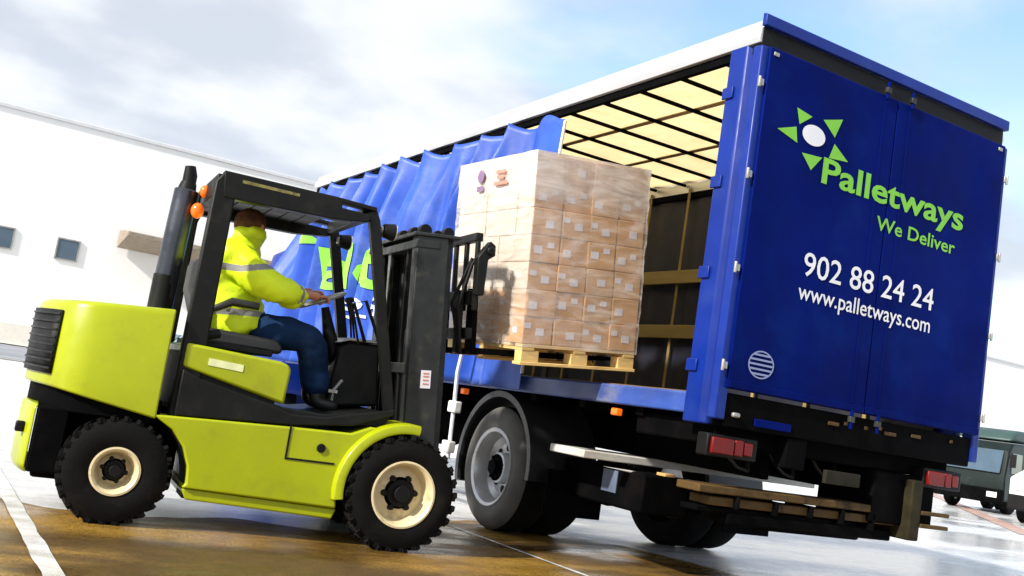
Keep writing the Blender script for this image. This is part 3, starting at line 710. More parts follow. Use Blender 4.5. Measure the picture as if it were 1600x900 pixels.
# front fender arch
for s_ in (-1, 1):
    def farc(t, s_=s_):
        a = R(190-108*t); d = Vector((math.cos(a), 0, math.sin(a))); return Vector((-.04, s_*.60, .36))+d*.405, Vector((0, s_, 0)), d
    b = MB(); b.sweep([(-.30, -.02), (.055, -.02), (.06, .0), (.05, .035), (.03, .045), (-.30, .045)] if s_ > 0 else [(-.30, -.02), (.055, -.02), (.06, .0), (.05, .035), (.03, .045), (-.30, .045)], farc, 26)
    b.build('front_fender', M['lime'], fk, .004)
# dark side sill, floor, step
for s_ in (-1, 1):
    b = MB(); b.prism([(-1.50, .665), (-1.50, .94), (-1.40, .90), (-.88, .785), (-.82, .765), (-.60, .775), (-.16, .885), (-.16, .845), (-.42, .745), (-.80, .70)], 'y', s_*.57-.02*s_-.0, s_*.575+.012*s_)
    b.build('side_sill', M['dark'], fk, .008)
b = MB(); b.prism([(-1.5, .66), (-.86, .70), (-.2, .765), (-.16, .85), (-.2, .86), (-.6, .79), (-.86, .80), (-1.5, .90)], 'y', -.545, .545); b.build('floor_plate', M['dark'], fk, .008)
# seat hood (engine cover)
b = MB(); hp = [(-1.50, .955), (-.865, .815), (-.855, 1.03), (-.875, 1.06), (-.93, 1.075), (-1.50, 1.10)]
b.prism(hp, 'y', -.555, .555); sh = b.build('engine_cover', M['lime'], fk, .025, seg=3)
b = MB(); b.prism([(-1.5, .64), (-1.5, 1.06), (-1.0, 1.03), (-.92, .82), (-.9, .7)], 'y', -.53, .53); b.build('engine_bay', M['black'], fk, .01)
writing('model_lettering', 'DIESEL', M['paper'], sh, lambda u, v: (-1.37+.22*u, -.558, .995-.008*u+.036*v), .01) if 0 else None
b = MB(); b.prism([(-1.36, .985), (-1.36, 1.028), (-1.15, 1.018), (-1.15, .975)], 'y', -.5585, -.5555); b.build('faded_decal', mat('worn_white_decal', (.70, .74, .40), .5, var=.1, vscale=20), sh)
# seat
b = MB(); b.prism([(-1.38, 1.12), (-1.36, 1.22), (-.92, 1.21), (-.87, 1.17), (-.88, 1.12)], 'y', -.28, .26); se = b.build('seat', M['vinylseat'], fk, .03, seg=3)
b = MB(); b.prism([(-1.40, 1.20), (-1.50, 1.45), (-1.50, 1.62), (-1.47, 1.66), (-1.44, 1.64), (-1.42, 1.48), (-1.36, 1.22)], 'y', -.25, .23); b.build('backrest', M['vinylseat'], se, .04, seg=3)
b = MB(); b.tube([(-1.36, -.29, 1.33), (-1.25, -.31, 1.40), (-1.08, -.31, 1.40)], [.022, .028, .025], 10); b.build('armrest', M['vinylseat'], se)
b = MB(); b.box((-1.46, -.36, 1.095), (-.95, .36, 1.135)); b.cyl((-1.42, -.40, 1.15), (-1.30, -.40, 1.19), .03, seg=12); b.build('seat_base', M['dark'], se, .01, split=True)
# overhead guard
b = MB(); b.prism([(-1.53, .65), (-1.515, 2.10), (-1.47, 2.165), (-1.38, 2.16), (-1.385, 1.95), (-1.38, .65)], 'y', -.54, -.46); gd = b.build('guard_rear_leg', M['dark'], fk, .012)
b = MB(); b.prism([(-1.53, 1.1), (-1.53, 2.10), (-1.47, 2.165), (-1.40, 2.16), (-1.46, 1.95), (-1.46, 1.1)], 'y', .47, .54); b.build('guard_rear_leg', M['dark'], fk, .012)
for s_ in (-1, 1):
    b = MB(); b.prism([(-.56, 2.10), (-.49, 2.155), (-.45, 2.08), (-.135, .86), (-.205, .86), (-.52, 2.06)], 'y', s_*.5-.03, s_*.5+.03); b.build('guard_front_leg', M['dark'], fk, .008)
    b = MB(); b.prism([(-1.455, 2.005), (-1.475, 2.17), (-.76, 2.168), (-.49, 2.158), (-.49, 2.130), (-.72, 2.135), (-.72, 2.105), (-.52, 2.10), (-.53, 2.05), (-.78, 2.02)], 'y', s_*.5-.045, s_*.5+.045); b.build('guard_side_beam', M['dark'], fk, .006)
b = MB(); b.box((-1.50, -.455, 2.03), (-1.40, .455, 2.16)); b.box((-.56, -.455, 2.07), (-.50, .455, 2.15)); b.build('guard_cross_beam', M['dark'], fk, .008, split=True)
for i in range(6):
    x = -1.335+i*.112
    b = MB(); b.box((x-.053, -.455, 2.085), (x+.053, .455, 2.145)); b.build('guard_bar', M['dark'], fk, .006)
b = MB(); b.prism([(-1.36, 2.115), (-1.36, 2.135), (-1.0, 2.13), (-1.0, 2.112)], 'y', -.5475, -.5455); b.build('guard_decal', mat('worn_gold_decal', (.16, .14, .04), .5, var=.5, vscale=30), gd)
# exhaust stack with pre-cleaner
b = MB(); b.cyl((-1.635, .1, 1.22), (-1.610, .1, 2.10), .078, seg=28); ex = b.build('exhaust_stack', M['stackm'], fk, .01)
b = MB(); b.cyl((-1.61, .1, 2.09), (-1.605, .1, 2.15), .062, .05, seg=20).tube([(-1.605, .1, 2.12), (-1.605, .1, 2.20), (-1.615, .1, 2.26)], [.045, .045, .035], 14); b.build('exhaust_tip', M['black'], ex)
b = MB(); b.cyl((-1.635, .1, 1.22), (-1.632, .1, 1.52), .0795, seg=28); b.build('heat_shield', M['dark'], ex, .006)
b = MB(); b.cyl((-1.46, .02, 2.10), (-1.56, .08, 2.06), .014, seg=8); b.cyl((-1.53, .04, 1.93), (-1.53, .04, 2.08), .012, seg=8); b.build('lamp_bracket', M['black'], fk)
for p, r in (((-1.505, .0, 2.10), .034), ((-1.53, .0, 1.965), .042)):
    b = MB(); b.ball((p[0], p[1], p[2]), r, (1, 1, 1.25)); b.build('indicator_lamp', M['amber'], fk)
# front lamps on guard
for (x, y, z) in ((-.43, .43, 2.03), (-.38, -.47, 2.03)):
    b = MB(); b.cyl((x-.03, y, z), (x+.05, y, z), .045, .06, seg=18); q = b.build('work_lamp', M['black'], fk, .006)
    b = MB(); b.cyl((x-.034, y, z+.0), (x-.045, y, z), .03, .025, seg=14); b.build('lamp_back', M['grey'], q)
    b = MB(); b.cyl((x+.052, y, z), (x+.058, y, z), .052, seg=18); b.build('lens', M['clear'], q)
# cowl, dash, steering
b = MB(); b.prism([(-.50, .83), (-.46, 1.24), (-.40, 1.29), (-.18, 1.30), (-.12, .88)], 'y', -.10, .42); dash = b.build('dashboard', M['dark'], fk, .02)
b = MB(); b.prism([(-.475, 1.27), (-.40, 1.315), (-.17, 1.325), (-.17, 1.305), (-.40, 1.295)], 'y', -.12, .43); b.build('dash_top', M['grey'], dash, .006)
b = MB(); b.tube([(-.57, .05, 1.50), (-.50, .05, 1.30), (-.36, .05, .98)], [.028, .05, .06], 12); stc = b.build('steering_column', M['black'], fk)
ring = []
cxs = Vector((-.60, .06, 1.545)); ax = Vector((-.45, 0, .89)).normalized(); u_ = Vector((0, 1, 0)); v_ = ax.cross(u_)
for i in range(28):
    a = 2*math.pi*i/28; ring.append(cxs+u_*.165*math.cos(a)+v_*.165*math.sin(a))
b = MB(); b.tube(ring, .014, 8, closed=True)
for k in range(3):
    a = 2*math.pi*k/3+.5; b.cyl(cxs, cxs+u_*.165*math.cos(a)+v_*.165*math.sin(a), .01, seg=8)
b.cyl(cxs-ax*.03, cxs+ax*.015, .035, seg=14); b.build('steering_wheel', M['grey'], stc)
for i in range(3):
    y = -.02-.05*i
    b = MB(); b.tube([(-.36+.01*i, y, 1.28), (-.40, y, 1.46), (-.44, y, 1.56)], .008, 8).ball((-.44, y, 1.57), .02); b.build('control_lever', M['black'], fk)
b = MB(); b.tube([(-.30, -.13, 1.30), (-.42, -.13, 1.55), (-.34, -.13, 1.58), (-.20, -.13, 1.32)], .012, 8); b.build('grab_handle', M['black'], fk)
b = MB(); b.tube([(-.48, -.2, .84), (-.47, -.18, .95), (-.42, -.16, 1.02)], .012, 8).box((-.52, -.24, .93), (-.46, -.12, .95)); b.build('pedal', M['grey'], fk)
b = MB(); b.tube([(-.34, .30, .9), (-.31, .25, 1.1), (-.25, .2, 1.25)], .014, 8).tube([(-.29, .3, .86), (-.27, .1, 1.05), (-.2, .0, 1.2)], .012, 8); b.build('hydraulic_hose', M['grey'], fk, split=True)
# wheels
def fk_wheel(x, r, y_out, wdt, s_, lug, rimr, nl=26, name='drive_wheel'):
    root_y = s_*y_out
    b = MB(); o = s_
    b.lathe([(rimr, 0), (rimr+.02, o*.012), (r*.80, o*.018), (r*.94, -o*.004), (r-.012, -o*.03), (r-.008, -o*wdt*.5), (r-.012, -o*(wdt-.03)), (r*.9, -o*wdt), (rimr, -o*wdt)], (0, 0, 0), 64)
    for i in range(nl):
        for side in (0, 1):
            a = 2*math.pi*(i+.5*side)/nl
            m = Matrix.Rotation(-a, 4, 'Y') @ Matrix.Translation((r-.008, -o*(wdt*(.26 if side == 0 else .74)), 0)) @ Matrix.Rotation((.42 if side else -.42), 4, 'X')
            b.box((-.012, -wdt*.30, -lug/2), (.014, wdt*.30, lug/2), m)
        a = 2*math.pi*i/nl
        m = Matrix.Rotation(-a, 4, 'Y') @ Matrix.Translation((r-.03, -o*.012, 0))
        b.box((-.035, -.012, -lug*.42), (.028, .012, lug*.42), m)
    wl = b.build(name, M['tyre'], fk, 0)
    b = MB(); b.lathe([(rimr+.004, .0), (rimr+.008, o*.016), (rimr-.004, o*.018), (rimr-.018, o*.004), (rimr-.03, -o*.05), (rimr-.045, -o*.09), (rimr*.52, -o*.075), (rimr*.50, -o*.075), (rimr*.49, -o*.10), (rimr-.02, -o*.12), (rimr, -o*.05)], (0, 0, 0), 48)
    rm = b.build('rim', M['cream'], wl)
    b = MB(); b.cyl((0, -o*.10, 0), (0, -o*.045, 0), rimr*.42, seg=24).cyl((0, -o*.05, 0), (0, -o*.005, 0), rimr*.25, seg=20)
    for k in range(6):
        a = 2*math.pi*k/6+.3; rr = rimr*.50
        b.cyl((rr*math.cos(a), -o*.10, rr*math.sin(a)), (rr*math.cos(a), -o*.048, rr*math.sin(a)), rimr*.13, rimr*.09, seg=8)
    b.build('hub', M['black'], wl, .003)
    wl.location = (x, root_y, r); wl.rotation_euler = (0, R(random.uniform(0, 40)), 0); return wl
fk_wheel(-.04, .365, .665, .24, -1, .034, .205); fk_wheel(-.04, .365, .665, .24, 1, .034, .205)
fk_wheel(-1.765, .308, .60, .20, -1, .022, .132, 26, 'steer_wheel'); fk_wheel(-1.765, .308, .60, .20, 1, .022, .132, 24, 'steer_wheel')
b = MB(); b.cyl((-.04, -.45, .365), (-.04, .45, .365), .10, seg=16); b.cyl((-1.775, -.42, .318), (-1.775, .42, .318), .06, seg=16); b.box((-.40, -.42, .18), (.05, .42, .70)); b.build('axle_housing', M['under'], fk, .01, split=True)
# mast (tilted back)
ms = bpy.data.objects.new('mast', None); col.objects.link(ms); ms.parent = fk; ms.location = (.19, 0, .20); ms.rotation_euler = (0, R(-5.5), 0)
# mast local: z up to 1.88
def chan(b, x0, x1, y_out, y_in, z0, z1, t=.022):
    s_ = 1 if y_out > y_in else -1
    b.box((x0, y_out-s_*t, z0), (x1, y_out, z1)); b.box((x0, y_in, z0), (x0+t, y_out-s_*(t+.0005), z1)); b.box((x1-t, y_in, z0), (x1, y_out-s_*(t+.0005), z1))
for s_ in (-1, 1):
    b = MB(); chan(b, -.16, .06, s_*.44, s_*.33, 0, 1.88); b.build('outer_channel', M['mast'], ms, .004)
    b = MB(); chan(b, -.02, .14, s_*.325, s_*.25, .04, 1.90); b.build('inner_channel', M['mast'], ms, .004)
    b = MB(); b.cyl((-.11, s_*.27, .1), (-.11, s_*.27, 1.25), .035, seg=16); q = b.build('lift_cylinder', M['dark'], ms)
    b = MB(); b.cyl((-.11, s_*.27, 1.25), (-.11, s_*.27, 1.84), .022, seg=14); b.build('cylinder_rod', M['chrome'], ms)
    b = MB(); b.tube([(-.13, s_*.20, .2), (-.14, s_*.19, 1.0), (-.13, s_*.18, 1.8)], .013, 8); b.build('mast_hose', M['black'], ms)
    b = MB(); b.cyl((-.15, s_*.36, .42), (-.46, s_*.36, .50), .035, seg=14); b.build('tilt_cylinder', M['black'], ms)
b = MB(); b.cyl((.03, 0, .3), (.03, 0, 1.35), .045, seg=16); q = b.build('free_lift_cylinder', M['dark'], ms)
b = MB(); b.cyl((.03, 0, 1.35), (.03, 0, 1.80), .03, seg=14); b.build('cylinder_rod', M['chrome'], ms)
b = MB(); b.box((-.17, -.445, 1.80), (.0, .445, 1.855)); b.box((-.19, -.45, 1.88), (.15, .45, 1.905)); b.box((-.17, -.43, .15), (-.12, .43, .27)); b.box((-.165, -.43, .95), (-.14, .43, 1.02)); b.build('mast_crossbar', M['mast'], ms, .006, split=True)
b = MB()
for y in (-.33, -.12, .12, .33): b.cyl((-.08, y-.03, 1.93), (-.08, y+.03, 1.93), .045, seg=16); b.cyl((.09, y-.03, 1.93), (.09, y+.03, 1.93), .04, seg=16)
b.build('chain_pulley', M['black'], ms, .004, split=True)
b = MB()
for y in (-.07, .07): b.box((.08, y-.012, .6), (.09, y+.012, 1.92))
b.build('lift_chain', M['under'], ms, split=True)
b = MB(); b.box((-.07, -.4435, .86), (.0, -.4405, .98)); stk = b.build('safety_sticker', M['paper'], ms)
b = MB()
for z in (.885, .91, .935, .955): b.box((-.055, -.4455, z), (-.015, -.444, z+.009))
b.build('sticker_print', M['inkr'], ms)
# carriage + backrest + forks
cg = bpy.data.objects.new('carriage', None); col.objects.link(cg); cg.parent = fk; cg.location = (.365, 0, 1.335); cg.rotation_euler = (0, R(-5.8), 0)
b = MB(); b.box((-.02, -.36, .10), (.03, .36, .18)); b.box((-.02, -.36, .34), (.03, .36, .44)); b.box((-.06, -.3, .0), (-.021, -.22, .44)); b.box((-.06, .22, .0), (-.021, .3, .44)); b.build('carriage_bar', M['dark'], cg, .008, split=True)
b = MB()
for y in (-.40, -.2, 0, .2, .40): b.box((.0, y-.02, .30), (.03, y+.02, .80))
b.box((-.01, -.42, .78), (.045, .42, .84)); b.build('load_backrest', M['dark'], cg, .006)
b = MB(); b.prism([(-.02, .66), (.07, .78), (.11, .75), (.11, .68), (.06, .65), (.04, .40), (-.02, .40)], 'y', -.50, -.43); b.cyl((.07, -.52, .71), (.07, -.44, .71), .03, seg=12); b.build('side_shifter', M['dark'], cg, .008)
b = MB(); b.tube([(-.05, -.36, .0), (-.10, -.38, .3), (-.02, -.40, .62), (.06, -.42, .74)], .014, 8).tube([(-.05, -.33, .0), (-.13, -.35, .35), (-.02, -.40, .66)], .012, 8); b.build('hydraulic_hose', M['black'], cg, split=True)
for y in (-.27, .27):
    b = MB(); b.prism([(.035, .46), (.075, .46), (.08, .045), (1.22, .045), (1.24, .02), (.9, .005), (.05, .0), (.035, .03)], 'y', y-.055, y+.055); b.build('fork', M['under'], cg, .004)

# ------------------------------------------------------------ pallet and load, carried on the forks
FM = Matrix.Translation((-1.325, 1.86, 0)) @ Matrix.Rotation(FY, 4, 'Z')
LM = FM @ Matrix.Translation((.68, -.58, 1.312)) @ Matrix.Rotation(.08, 4, 'Z') @ Matrix.Rotation(-.100, 4, 'Y') @ Matrix.Rotation(.040, 4, 'X')
PW, PD = .95, 1.18
pl = thing('pallet', 'light pine pallet raised on the forks above the truck floor', 'pallet'); pl.matrix_world = LM
n_ = 7
for i in range(n_):
    y = i*(PD-.10)/(n_-1)
    b = MB(); b.box((0, y, .122), (PW, y+.10, .144)); b.build('deck_board', M['pine'], pl, .003)
for x in (0, (PW-.10)/2, PW-.10):
    b = MB(); b.box((x, 0, .1), (x+.10, PD, .1215)); b.build('stringer_board', M['pine'], pl, .003)
for x in (0, (PW-.14)/2, PW-.14):
    for y in (0, (PD-.10)/2, PD-.10):
        b = MB(); b.box((x, y+.003, .0225), (x+.14, y+.097, .0995)); b.build('block', M['pine'], pl, .003)
for y in (0, (PD-.10)/2, PD-.10):
    b = MB(); b.box((-.01, y-.005, 0), (PW+.01, y+.105, .022)); b.build('bottom_board', M['pine'], pl, .003)
ld = thing('wrapped_carton_load', 'stretch wrapped stack of labelled brown cartons standing on the pallet', 'wrapped load')
ld.matrix_world = LM @ Matrix.Translation((0, 0, .1455))
nx, ny, nz_ = 4, 5, 7; H = 1.325
cwid = PW/nx; cdep = PD/ny; chh = H/nz_
rr = random.Random(3)
proto = {}
for iz in range(nz_):
    for ix in range(nx):
        for iy in range(ny):
            if 0 < ix < nx-1 and 0 < iy < ny-1: continue
            j = lambda s=.006: rr.uniform(-s, s)
            b = MB(); o3 = Vector((ix*cwid+.002+j(), iy*cdep+.002+j(), iz*chh+.001))
            b.box(o3, o3+Vector((cwid-.004, cdep-.004, chh-.0025)))
            topw = iz == nz_-1 or ix == 0
            c = b.build('carton', M['card'], ld, .006)
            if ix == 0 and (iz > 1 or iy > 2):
                c.data.materials.append(M['card_sunlit'])  # left faces take the sun-whitened copy of the brown cardboard
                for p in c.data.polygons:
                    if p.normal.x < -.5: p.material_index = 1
            if iy == 0 and iz < nz_-1 or (iy == 0 and ix in (1,)):
                off = .055 if (iz % 2) else .135
                lx = o3.x+min(off, cwid-.075)+j(.008); lz = o3.z+.085+j(.012)
                b = MB(); b.box((lx-.033, o3.y-.0022, lz-.026), (lx+.033, o3.y-.0006, lz+.026)); b.build('carton_label', M['paper'], c)
                if (ix+iz) % 3 != 1:
                    l2 = lx+(.10 if lx < o3.x+cwid*.5 else -.10); b = MB(); b.box((l2-.026, o3.y-.0022, lz+.02), (l2+.026, o3.y-.0006, lz+.058)); b.build('carton_label', M['paper'], c)
            if ix == 0 and iz < 3 and (iy+iz) % 2 == 0 and iy < 4:
                ly = o3.y+cdep*.5; lz = o3.z+.09
                b = MB(); b.box((o3.x-.0022, ly-.035, lz-.022), (o3.x-.0006, ly+.035, lz+.022)); b.build('carton_label', M['paper'], c)
# printed marks near the top of the left face
b = MB()
b.cyl((-.034, .78, 1.215), (-.030, .78, 1.215), .05, seg=20); b.box((-.034, .73, 1.10), (-.030, .83, 1.14)); b.build('printed_mark', M['ink'], ld, split=True)
b = MB()
b.box((-.034, .40, 1.215), (-.030, .54, 1.24)); b.box((-.034, .42, 1.175), (-.030, .52, 1.20)); b.box((-.034, .36, 1.13), (-.030, .56, 1.155)); b.build('printed_mark', M['inkr'], ld, split=True)
# stretch film
fm = bpy.data.materials.new('stretch_film'); fm.use_nodes = True; t = fm.node_tree; n = t.nodes; l = t.links; n.remove(n['Principled BSDF'])
o_ = n['Material Output']; tco = n.new('ShaderNodeTexCoord'); mp = n.new('ShaderNodeMapping'); mp.inputs['Scale'].default_value = (2.2, 2.2, 9); mp.inputs['Rotation'].default_value = (.25, -.3, 0)
l.new(tco.outputs['Object'], mp.inputs[0])
nn = n.new('ShaderNodeTexNoise'); nn.inputs['Scale'].default_value = 1.3; nn.inputs['Detail'].default_value = 6; nn.inputs['Roughness'].default_value = .6; nn.inputs['Distortion'].default_value = .8; l.new(mp.outputs[0], nn.inputs[0])
bp = n.new('ShaderNodeBump'); bp.inputs['Strength'].default_value = .8; bp.inputs['Distance'].default_value = .02; l.new(nn.outputs[0], bp.inputs['Height'])
gl = n.new('ShaderNodeBsdfGlossy'); gl.inputs['Roughness'].default_value = .22; l.new(bp.outputs[0], gl.inputs['Normal'])
df = n.new('ShaderNodeBsdfDiffuse'); df.inputs[0].default_value = (.86, .78, .70, 1)
tp = n.new('ShaderNodeBsdfTransparent')
mr = n.new('ShaderNodeMapRange'); l.new(nn.outputs[0], mr.inputs[0]); mr.inputs[1].default_value = .42; mr.inputs[2].default_value = .72; mr.inputs[3].default_value = .14; mr.inputs[4].default_value = .66
# more layers of film at the top and bottom of the stack
sp = n.new('ShaderNodeSeparateXYZ'); l.new(tco.outputs['Object'], sp.inputs[0])
m1 = n.new('ShaderNodeMapRange'); m1.interpolation_type = 'SMOOTHSTEP'; l.new(sp.outputs[2], m1.inputs[0]); m1.inputs[1].default_value = .95; m1.inputs[2].default_value = 1.15; m1.inputs[3].default_value = 0; m1.inputs[4].default_value = .32
ad = n.new('ShaderNodeMath'); ad.operation = 'ADD'; ad.use_clamp = True; l.new(mr.outputs[0], ad.inputs[0]); l.new(m1.outputs[0], ad.inputs[1])
s1 = n.new('ShaderNodeMixShader'); l.new(ad.outputs[0], s1.inputs[0]); l.new(tp.outputs[0], s1.inputs[1]); l.new(df.outputs[0], s1.inputs[2])
s2 = n.new('ShaderNodeMixShader'); s2.inputs[0].default_value = .13; l.new(s1.outputs[0], s2.inputs[1]); l.new(gl.outputs[0], s2.inputs[2]); l.new(s2.outputs[0], o_.inputs[0])
b = MB(); per = []; nseg = 26
cor = [(-.012, -.012), (PW+.012, -.012), (PW+.012, PD+.012), (-.012, PD+.012)]
for k in range(4):
    a = Vector(cor[k]); c = Vector(cor[(k+1) % 4])
    for i in range(nseg): per.append(a.lerp(c, i/nseg))
rows = []
for j in range(31):
    z = -.02+(H+.035)*j/30; row = []
    for i, p in enumerate(per):
        d = (p-Vector((PW/2, PD/2))).normalized(); q = .012*noise.noise(Vector((p.x*6, p.y*6, z*12+p.x*5)))
        q += .008*abs(noise.noise(Vector((p.x*20, p.y*20, z*30))))
        row.append(b.bm.verts.new((p.x+d.x*q, p.y+d.y*q, z)))
    rows.append(row)
m_ = len(per)
for a, c in zip(rows, rows[1:]):
    for k in range(m_): b.bm.faces.new((a[k], a[(k+1) % m_], c[(k+1) % m_], c[k]))
b.bm.faces.new(rows[-1]); b.build('stretch_film', fm, ld)
# loose film tail hanging behind the bottom edge
b = MB(); rows = []
for j in range(9):
    rows.append([b.bm.verts.new((-.02-.05*abs(math.sin(i*.7))-.012*j+.015*noise.noise(Vector((i, j*.7, 0))), .55+.06*i, -.005+.035*j)) for i in range(13)])
for a, c in zip(rows, rows[1:]):
    for k in range(12): b.bm.faces.new((a[k], a[k+1], c[k+1], c[k]))
b.build('film_tail', fm, ld)

# ------------------------------------------------------------ driver (in forklift space, then placed in the world)
def skin_mesh(chains, sub=2):
    """chains: list of dict(pts=[(co, r)], link=(chain, idx) or None) -> evaluated mesh"""
    me = bpy.data.meshes.new('skin'); vs = []; es = []; rad = []; idx = []
    for c in chains:
        ids = []
        prev = None
        if c.get('link'): prev = idx[c['link'][0]][c['link'][1]]
        for co, r in c['pts']:
            vs.append(co); rad.append(r); ids.append(len(vs)-1)
            if prev is not None: es.append((prev, len(vs)-1))
            prev = len(vs)-1
        idx.append(ids)
    me.from_pydata(vs, es, []); ob = bpy.data.objects.new('skin', me); col.objects.link(ob)
    m = ob.modifiers.new('s', 'SKIN'); m.use_smooth_shade = True
    for i, r in enumerate(rad):
        rr_ = r if isinstance(r, tuple) else (r, r); me.skin_vertices[0].data[i].radius = rr_
        me.skin_vertices[0].data[i].use_root = (i == 0)
    s = ob.modifiers.new('d', 'SUBSURF'); s.levels = sub; s.render_levels = sub
    dg = bpy.context.evaluated_depsgraph_get(); out = bpy.data.meshes.new_from_object(ob.evaluated_get(dg))
    bpy.data.objects.remove(ob); bpy.data.meshes.remove(me); return out
def add_mesh(name, me, m, parent):
    me.name = name; o = bpy.data.objects.new(name, me); col.objects.link(o); me.materials.clear(); me.materials.append(m)
    for p in me.polygons: p.use_smooth = True; p.material_index = 0
    if parent: o.parent = parent
    return o
yc = -.02
hip = (-1.14, yc, 1.27)
nearS = (-1.24, yc-.17, 1.70); farS = (-1.20, yc+.17, 1.70)
nearE = (-.98, yc-.27, 1.53); farE = (-.92, yc+.25, 1.54)
nearW = (-.72, yc-.13, 1.545); farW = (-.70, yc+.14, 1.585)
head0 = (-1.175, yc, 1.86)
body_ch = [
 dict(pts=[(hip, .07), ((-1.19, yc, 1.42), .10), ((-1.22, yc, 1.58), .115), ((-1.21, yc, 1.72), .09), ((-1.185, yc, 1.80), .058), (head0, .072), ((-1.165, yc, 1.925), .094), ((-1.165, yc, 1.965), .082)]),
 dict(link=(0, 3), pts=[(nearS, .045), (nearE, .045), (nearW, .028), ((-.665, yc-.10, 1.545), .034)]),
 dict(link=(0, 3), pts=[(farS, .045), (farE, .045), (farW, .028), ((-.655, yc+.12, 1.59), .034)]),
 dict(link=(0, 0), pts=[((-1.02, yc-.12, 1.25), .055), ((-.69, yc-.17, 1.28), .06), ((-.61, yc-.17, .98), .045)]),
 dict(link=(0, 0), pts=[((-1.02, yc+.12, 1.25), .055), ((-.66, yc+.15, 1.28), .06), ((-.57, yc+.15, .98), .045)]),
]
pm = add_mesh('person', skin_mesh(body_ch), M['skin'], None)
pm.matrix_world = FM
tag(pm, 'driver in yellow high visibility jacket and navy trousers seated on the forklift', 'person')
# face features and ears pushed out of the head
me = pm.data
bmh = bmesh.new(); bmh.from_mesh(me)
bmh.free()
b = MB()
HC = Vector((-1.175, yc, 1.925)); HR = Matrix.Rotation(R(38), 3, 'Z')
def hp_(x, y, z): return HC+HR @ (Vector((x, y+yc, z))-HC)
for s_ in (-1, 1): b.ball(hp_(-1.175, s_*.092, 1.925), .024, (.8, .4, 1.3), 10, 8)
nb = MB().ball(hp_(-1.072, 0, 1.925), .016, (1.1, .8, 1.6), 10, 8); nb.build('nose', M['skin'], pm); b.build('ear', M['skin'], pm, split=True)
b = MB()
for s_ in (-1, 1): b.ball(hp_(-1.083, s_*.033, 1.955), .006, (1, 1, 1), 8, 6)
b.build('eye', M['black'], pm, split=True)
# hair cap
b = MB(); bmesh.ops.create_uvsphere(b.bm, u_segments=28, v_segments=18, radius=.105, matrix=Matrix.Translation((-1.182, yc, 1.950)) @ Matrix.Diagonal((1.03, .94, 1.0, 1)))
HI = HR.inverted()
dele = [v for v in b.bm.verts if ((HC+HI @ (v.co-HC)).x > -1.12 and v.co.z < 1.985) or v.co.z < 1.885]
bmesh.ops.delete(b.bm, geom=dele, context='VERTS')
for v in b.bm.verts: v.co += (v.co-Vector((-1.182, yc, 1.950))).normalized()*.006*noise.noise(v.co*45)
b.build('hair', M['hair'], pm)
# fingers
for s_, wr in ((-1, (-.665, yc-.10, 1.545)), (1, (-.655, yc+.12, 1.59))):
    wr = Vector(wr)
    for k, ln in enumerate((.075, .082, .078, .062)):
        o0 = wr+Vector((.012, (k-1.5)*.019, .004)); f = ln
        cme = skin_mesh([dict(pts=[(tuple(o0-Vector((.015, 0, 0))), .010), (tuple(o0+Vector((f*.45, 0, .008))), .0095), (tuple(o0+Vector((f*.75, 0, -.014))), .009), (tuple(o0+Vector((f*.72, 0, -.038))), .008)])], 1)
        add_mesh('finger', cme, M['skin'], pm)
    o0 = wr+Vector((-.005, -s_*.03, 0))
    cme = skin_mesh([dict(pts=[(tuple(o0), .012), (tuple(o0+Vector((.025, -s_*.018, -.01))), .0105), (tuple(o0+Vector((.05, -s_*.015, -.022))), .009)])], 1)
    add_mesh('thumb', cme, M['skin'], pm)
# jacket
jk_ch = [
 dict(pts=[((-1.14, yc, 1.16), (.25, .25)), ((-1.21, yc, 1.31), (.25, .25)), ((-1.28, yc, 1.50), (.24, .24)), ((-1.28, yc, 1.67), (.21, .20)), ((-1.19, yc, 1.785), (.125, .12)), ((-1.18, yc, 1.85), (.108, .108)), ((-1.17, yc, 1.94), (.124, .124))]),
 dict(link=(0, 3), pts=[((-1.25, yc-.21, 1.69), .125), ((-1.13, yc-.27, 1.59), .118), (nearE, .105), ((-.86, yc-.22, 1.52), .09), ((-.765, yc-.16, 1.535), .07)]),
 dict(link=(0, 3), pts=[((-1.19, yc+.20, 1.70), .105), ((-1.08, yc+.25, 1.60), .095), (farE, .075), ((-.82, yc+.20, 1.56), .06), ((-.74, yc+.16, 1.58), .05)]),
]
jm = skin_mesh(jk_ch, 3)
for v in jm.vertices:
    c = v.co; v.co += v.normal*(.020*noise.noise(c*7)+.018*noise.noise(Vector((c.x*14+c.z*18, c.y*9, c.z*7)))+.012*noise.noise(Vector((c.x*20-c.z*34, c.y*20, c.x*9))))
at = jm.attributes.new('band', 'FLOAT', 'POINT')
def seg_t(c, A, B):
    A = Vector(A); B = Vector(B); d = B-A; t_ = (c-A).dot(d)/d.length_squared; return t_, (c-(A+d*t_)).length, d.length
arms = [((-1.12, yc-.25, 1.60), nearE, (-.755, yc-.155, 1.54)), ((-1.07, yc+.24, 1.60), farE, (-.74, yc+.16, 1.58))]
for i, v in enumerate(jm.vertices):
    c = v.co; best = 1.0
    # torso hoops and shoulder-to-chest braces
    in_arm = False
    for (A, E_, Wr) in arms:
        t1, d1, l1 = seg_t(c, E_, Wr)
        if -.05 < t1 < 1.2 and d1 < .09 and c.x > -1.0: in_arm = True; best = min(best, abs((t1-.58)*l1))
    side = abs(c.y-yc)
    if not in_arm:
        if side < .36: best = min(best, abs(c.z-(1.345+(c.x+1.2)*.10)))
        best = min(best, abs(c.z-(1.615+.10*max(0, side-.02)*0+.28*max(0, c.x+1.24))))
    at.data[i].value = best
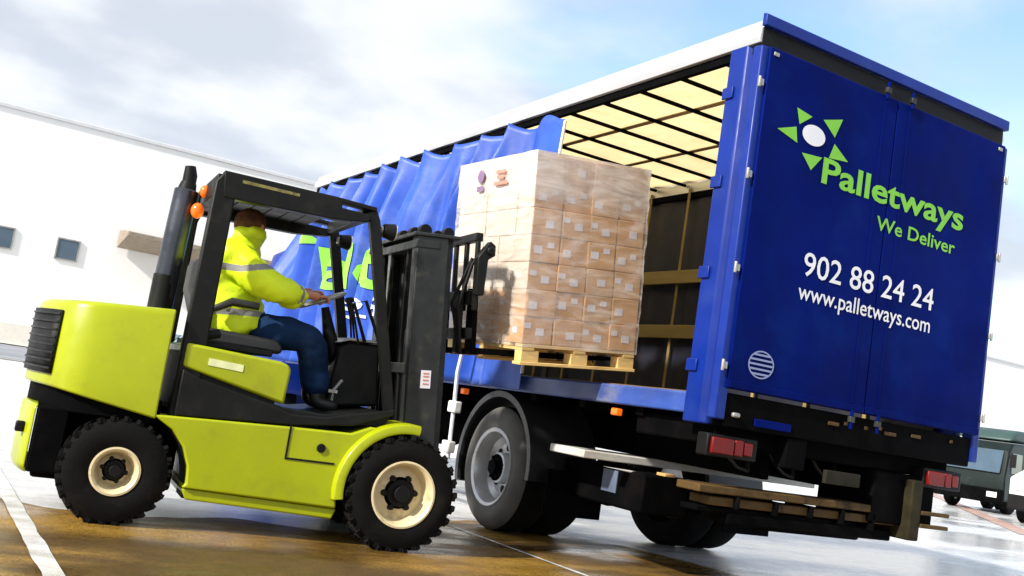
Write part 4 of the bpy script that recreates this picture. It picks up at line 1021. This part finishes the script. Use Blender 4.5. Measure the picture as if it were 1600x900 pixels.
hv = mat('hi_vis_yellow_fabric', (.74, .93, .012), .6, var=.07, vscale=4, dirt=(.50, .56, .02), dirt_amt=.45, dirt_scale=5, bump=.5, bscale=9)
t = hv.node_tree; n = t.nodes; l = t.links; p = n['Principled BSDF']
an = n.new('ShaderNodeAttribute'); an.attribute_name = 'band'; lt = n.new('ShaderNodeMath'); lt.operation = 'LESS_THAN'; lt.inputs[1].default_value = .021; l.new(an.outputs['Fac'], lt.inputs[0])
mxn = n.new('ShaderNodeMix'); mxn.data_type = 'RGBA'; old = p.inputs['Base Color'].links[0].from_socket; l.new(lt.outputs[0], mxn.inputs[0]); l.new(old, mxn.inputs[6]); mxn.inputs[7].default_value = (.27, .27, .27, 1); l.new(mxn.outputs[2], p.inputs['Base Color'])
add_mesh('jacket', jm, hv, pm)
# trousers
tr_ch = [
 dict(pts=[((-1.17, yc, 1.25), (.19, .15)), ((-1.10, yc, 1.25), (.17, .14))]),
 dict(link=(0, 1), pts=[((-1.0, yc-.13, 1.25), .130), ((-.82, yc-.16, 1.27), .120), ((-.69, yc-.17, 1.26), .112), ((-.65, yc-.17, 1.18), .108), ((-.61, yc-.17, 1.02), .100), ((-.585, yc-.17, .88), .098)]),
 dict(link=(0, 1), pts=[((-.98, yc+.13, 1.25), .112), ((-.80, yc+.15, 1.275), .100), ((-.66, yc+.15, 1.28), .092), ((-.62, yc+.15, 1.20), .085), ((-.57, yc+.15, 1.02), .078), ((-.545, yc+.15, .88), .074)]),
]
tm = skin_mesh(tr_ch, 3)
for v in tm.vertices: v.co += v.normal*(.012*noise.noise(v.co*8)+.008*noise.noise(Vector((v.co.x*10, v.co.y*6, v.co.z*24))))
add_mesh('trousers', tm, M['denim'], pm)
for y in (yc-.17, yc+.15):
    dx = 0 if y < yc else .03
    bm_ = skin_mesh([dict(pts=[((-.60+dx, y, 1.0), .056), ((-.59+dx, y, .85), .052), ((-.50+dx, y, .845), .046), ((-.42+dx, y, .835), .036)])], 2)
    add_mesh('boot', bm_, M['boot'], pm)
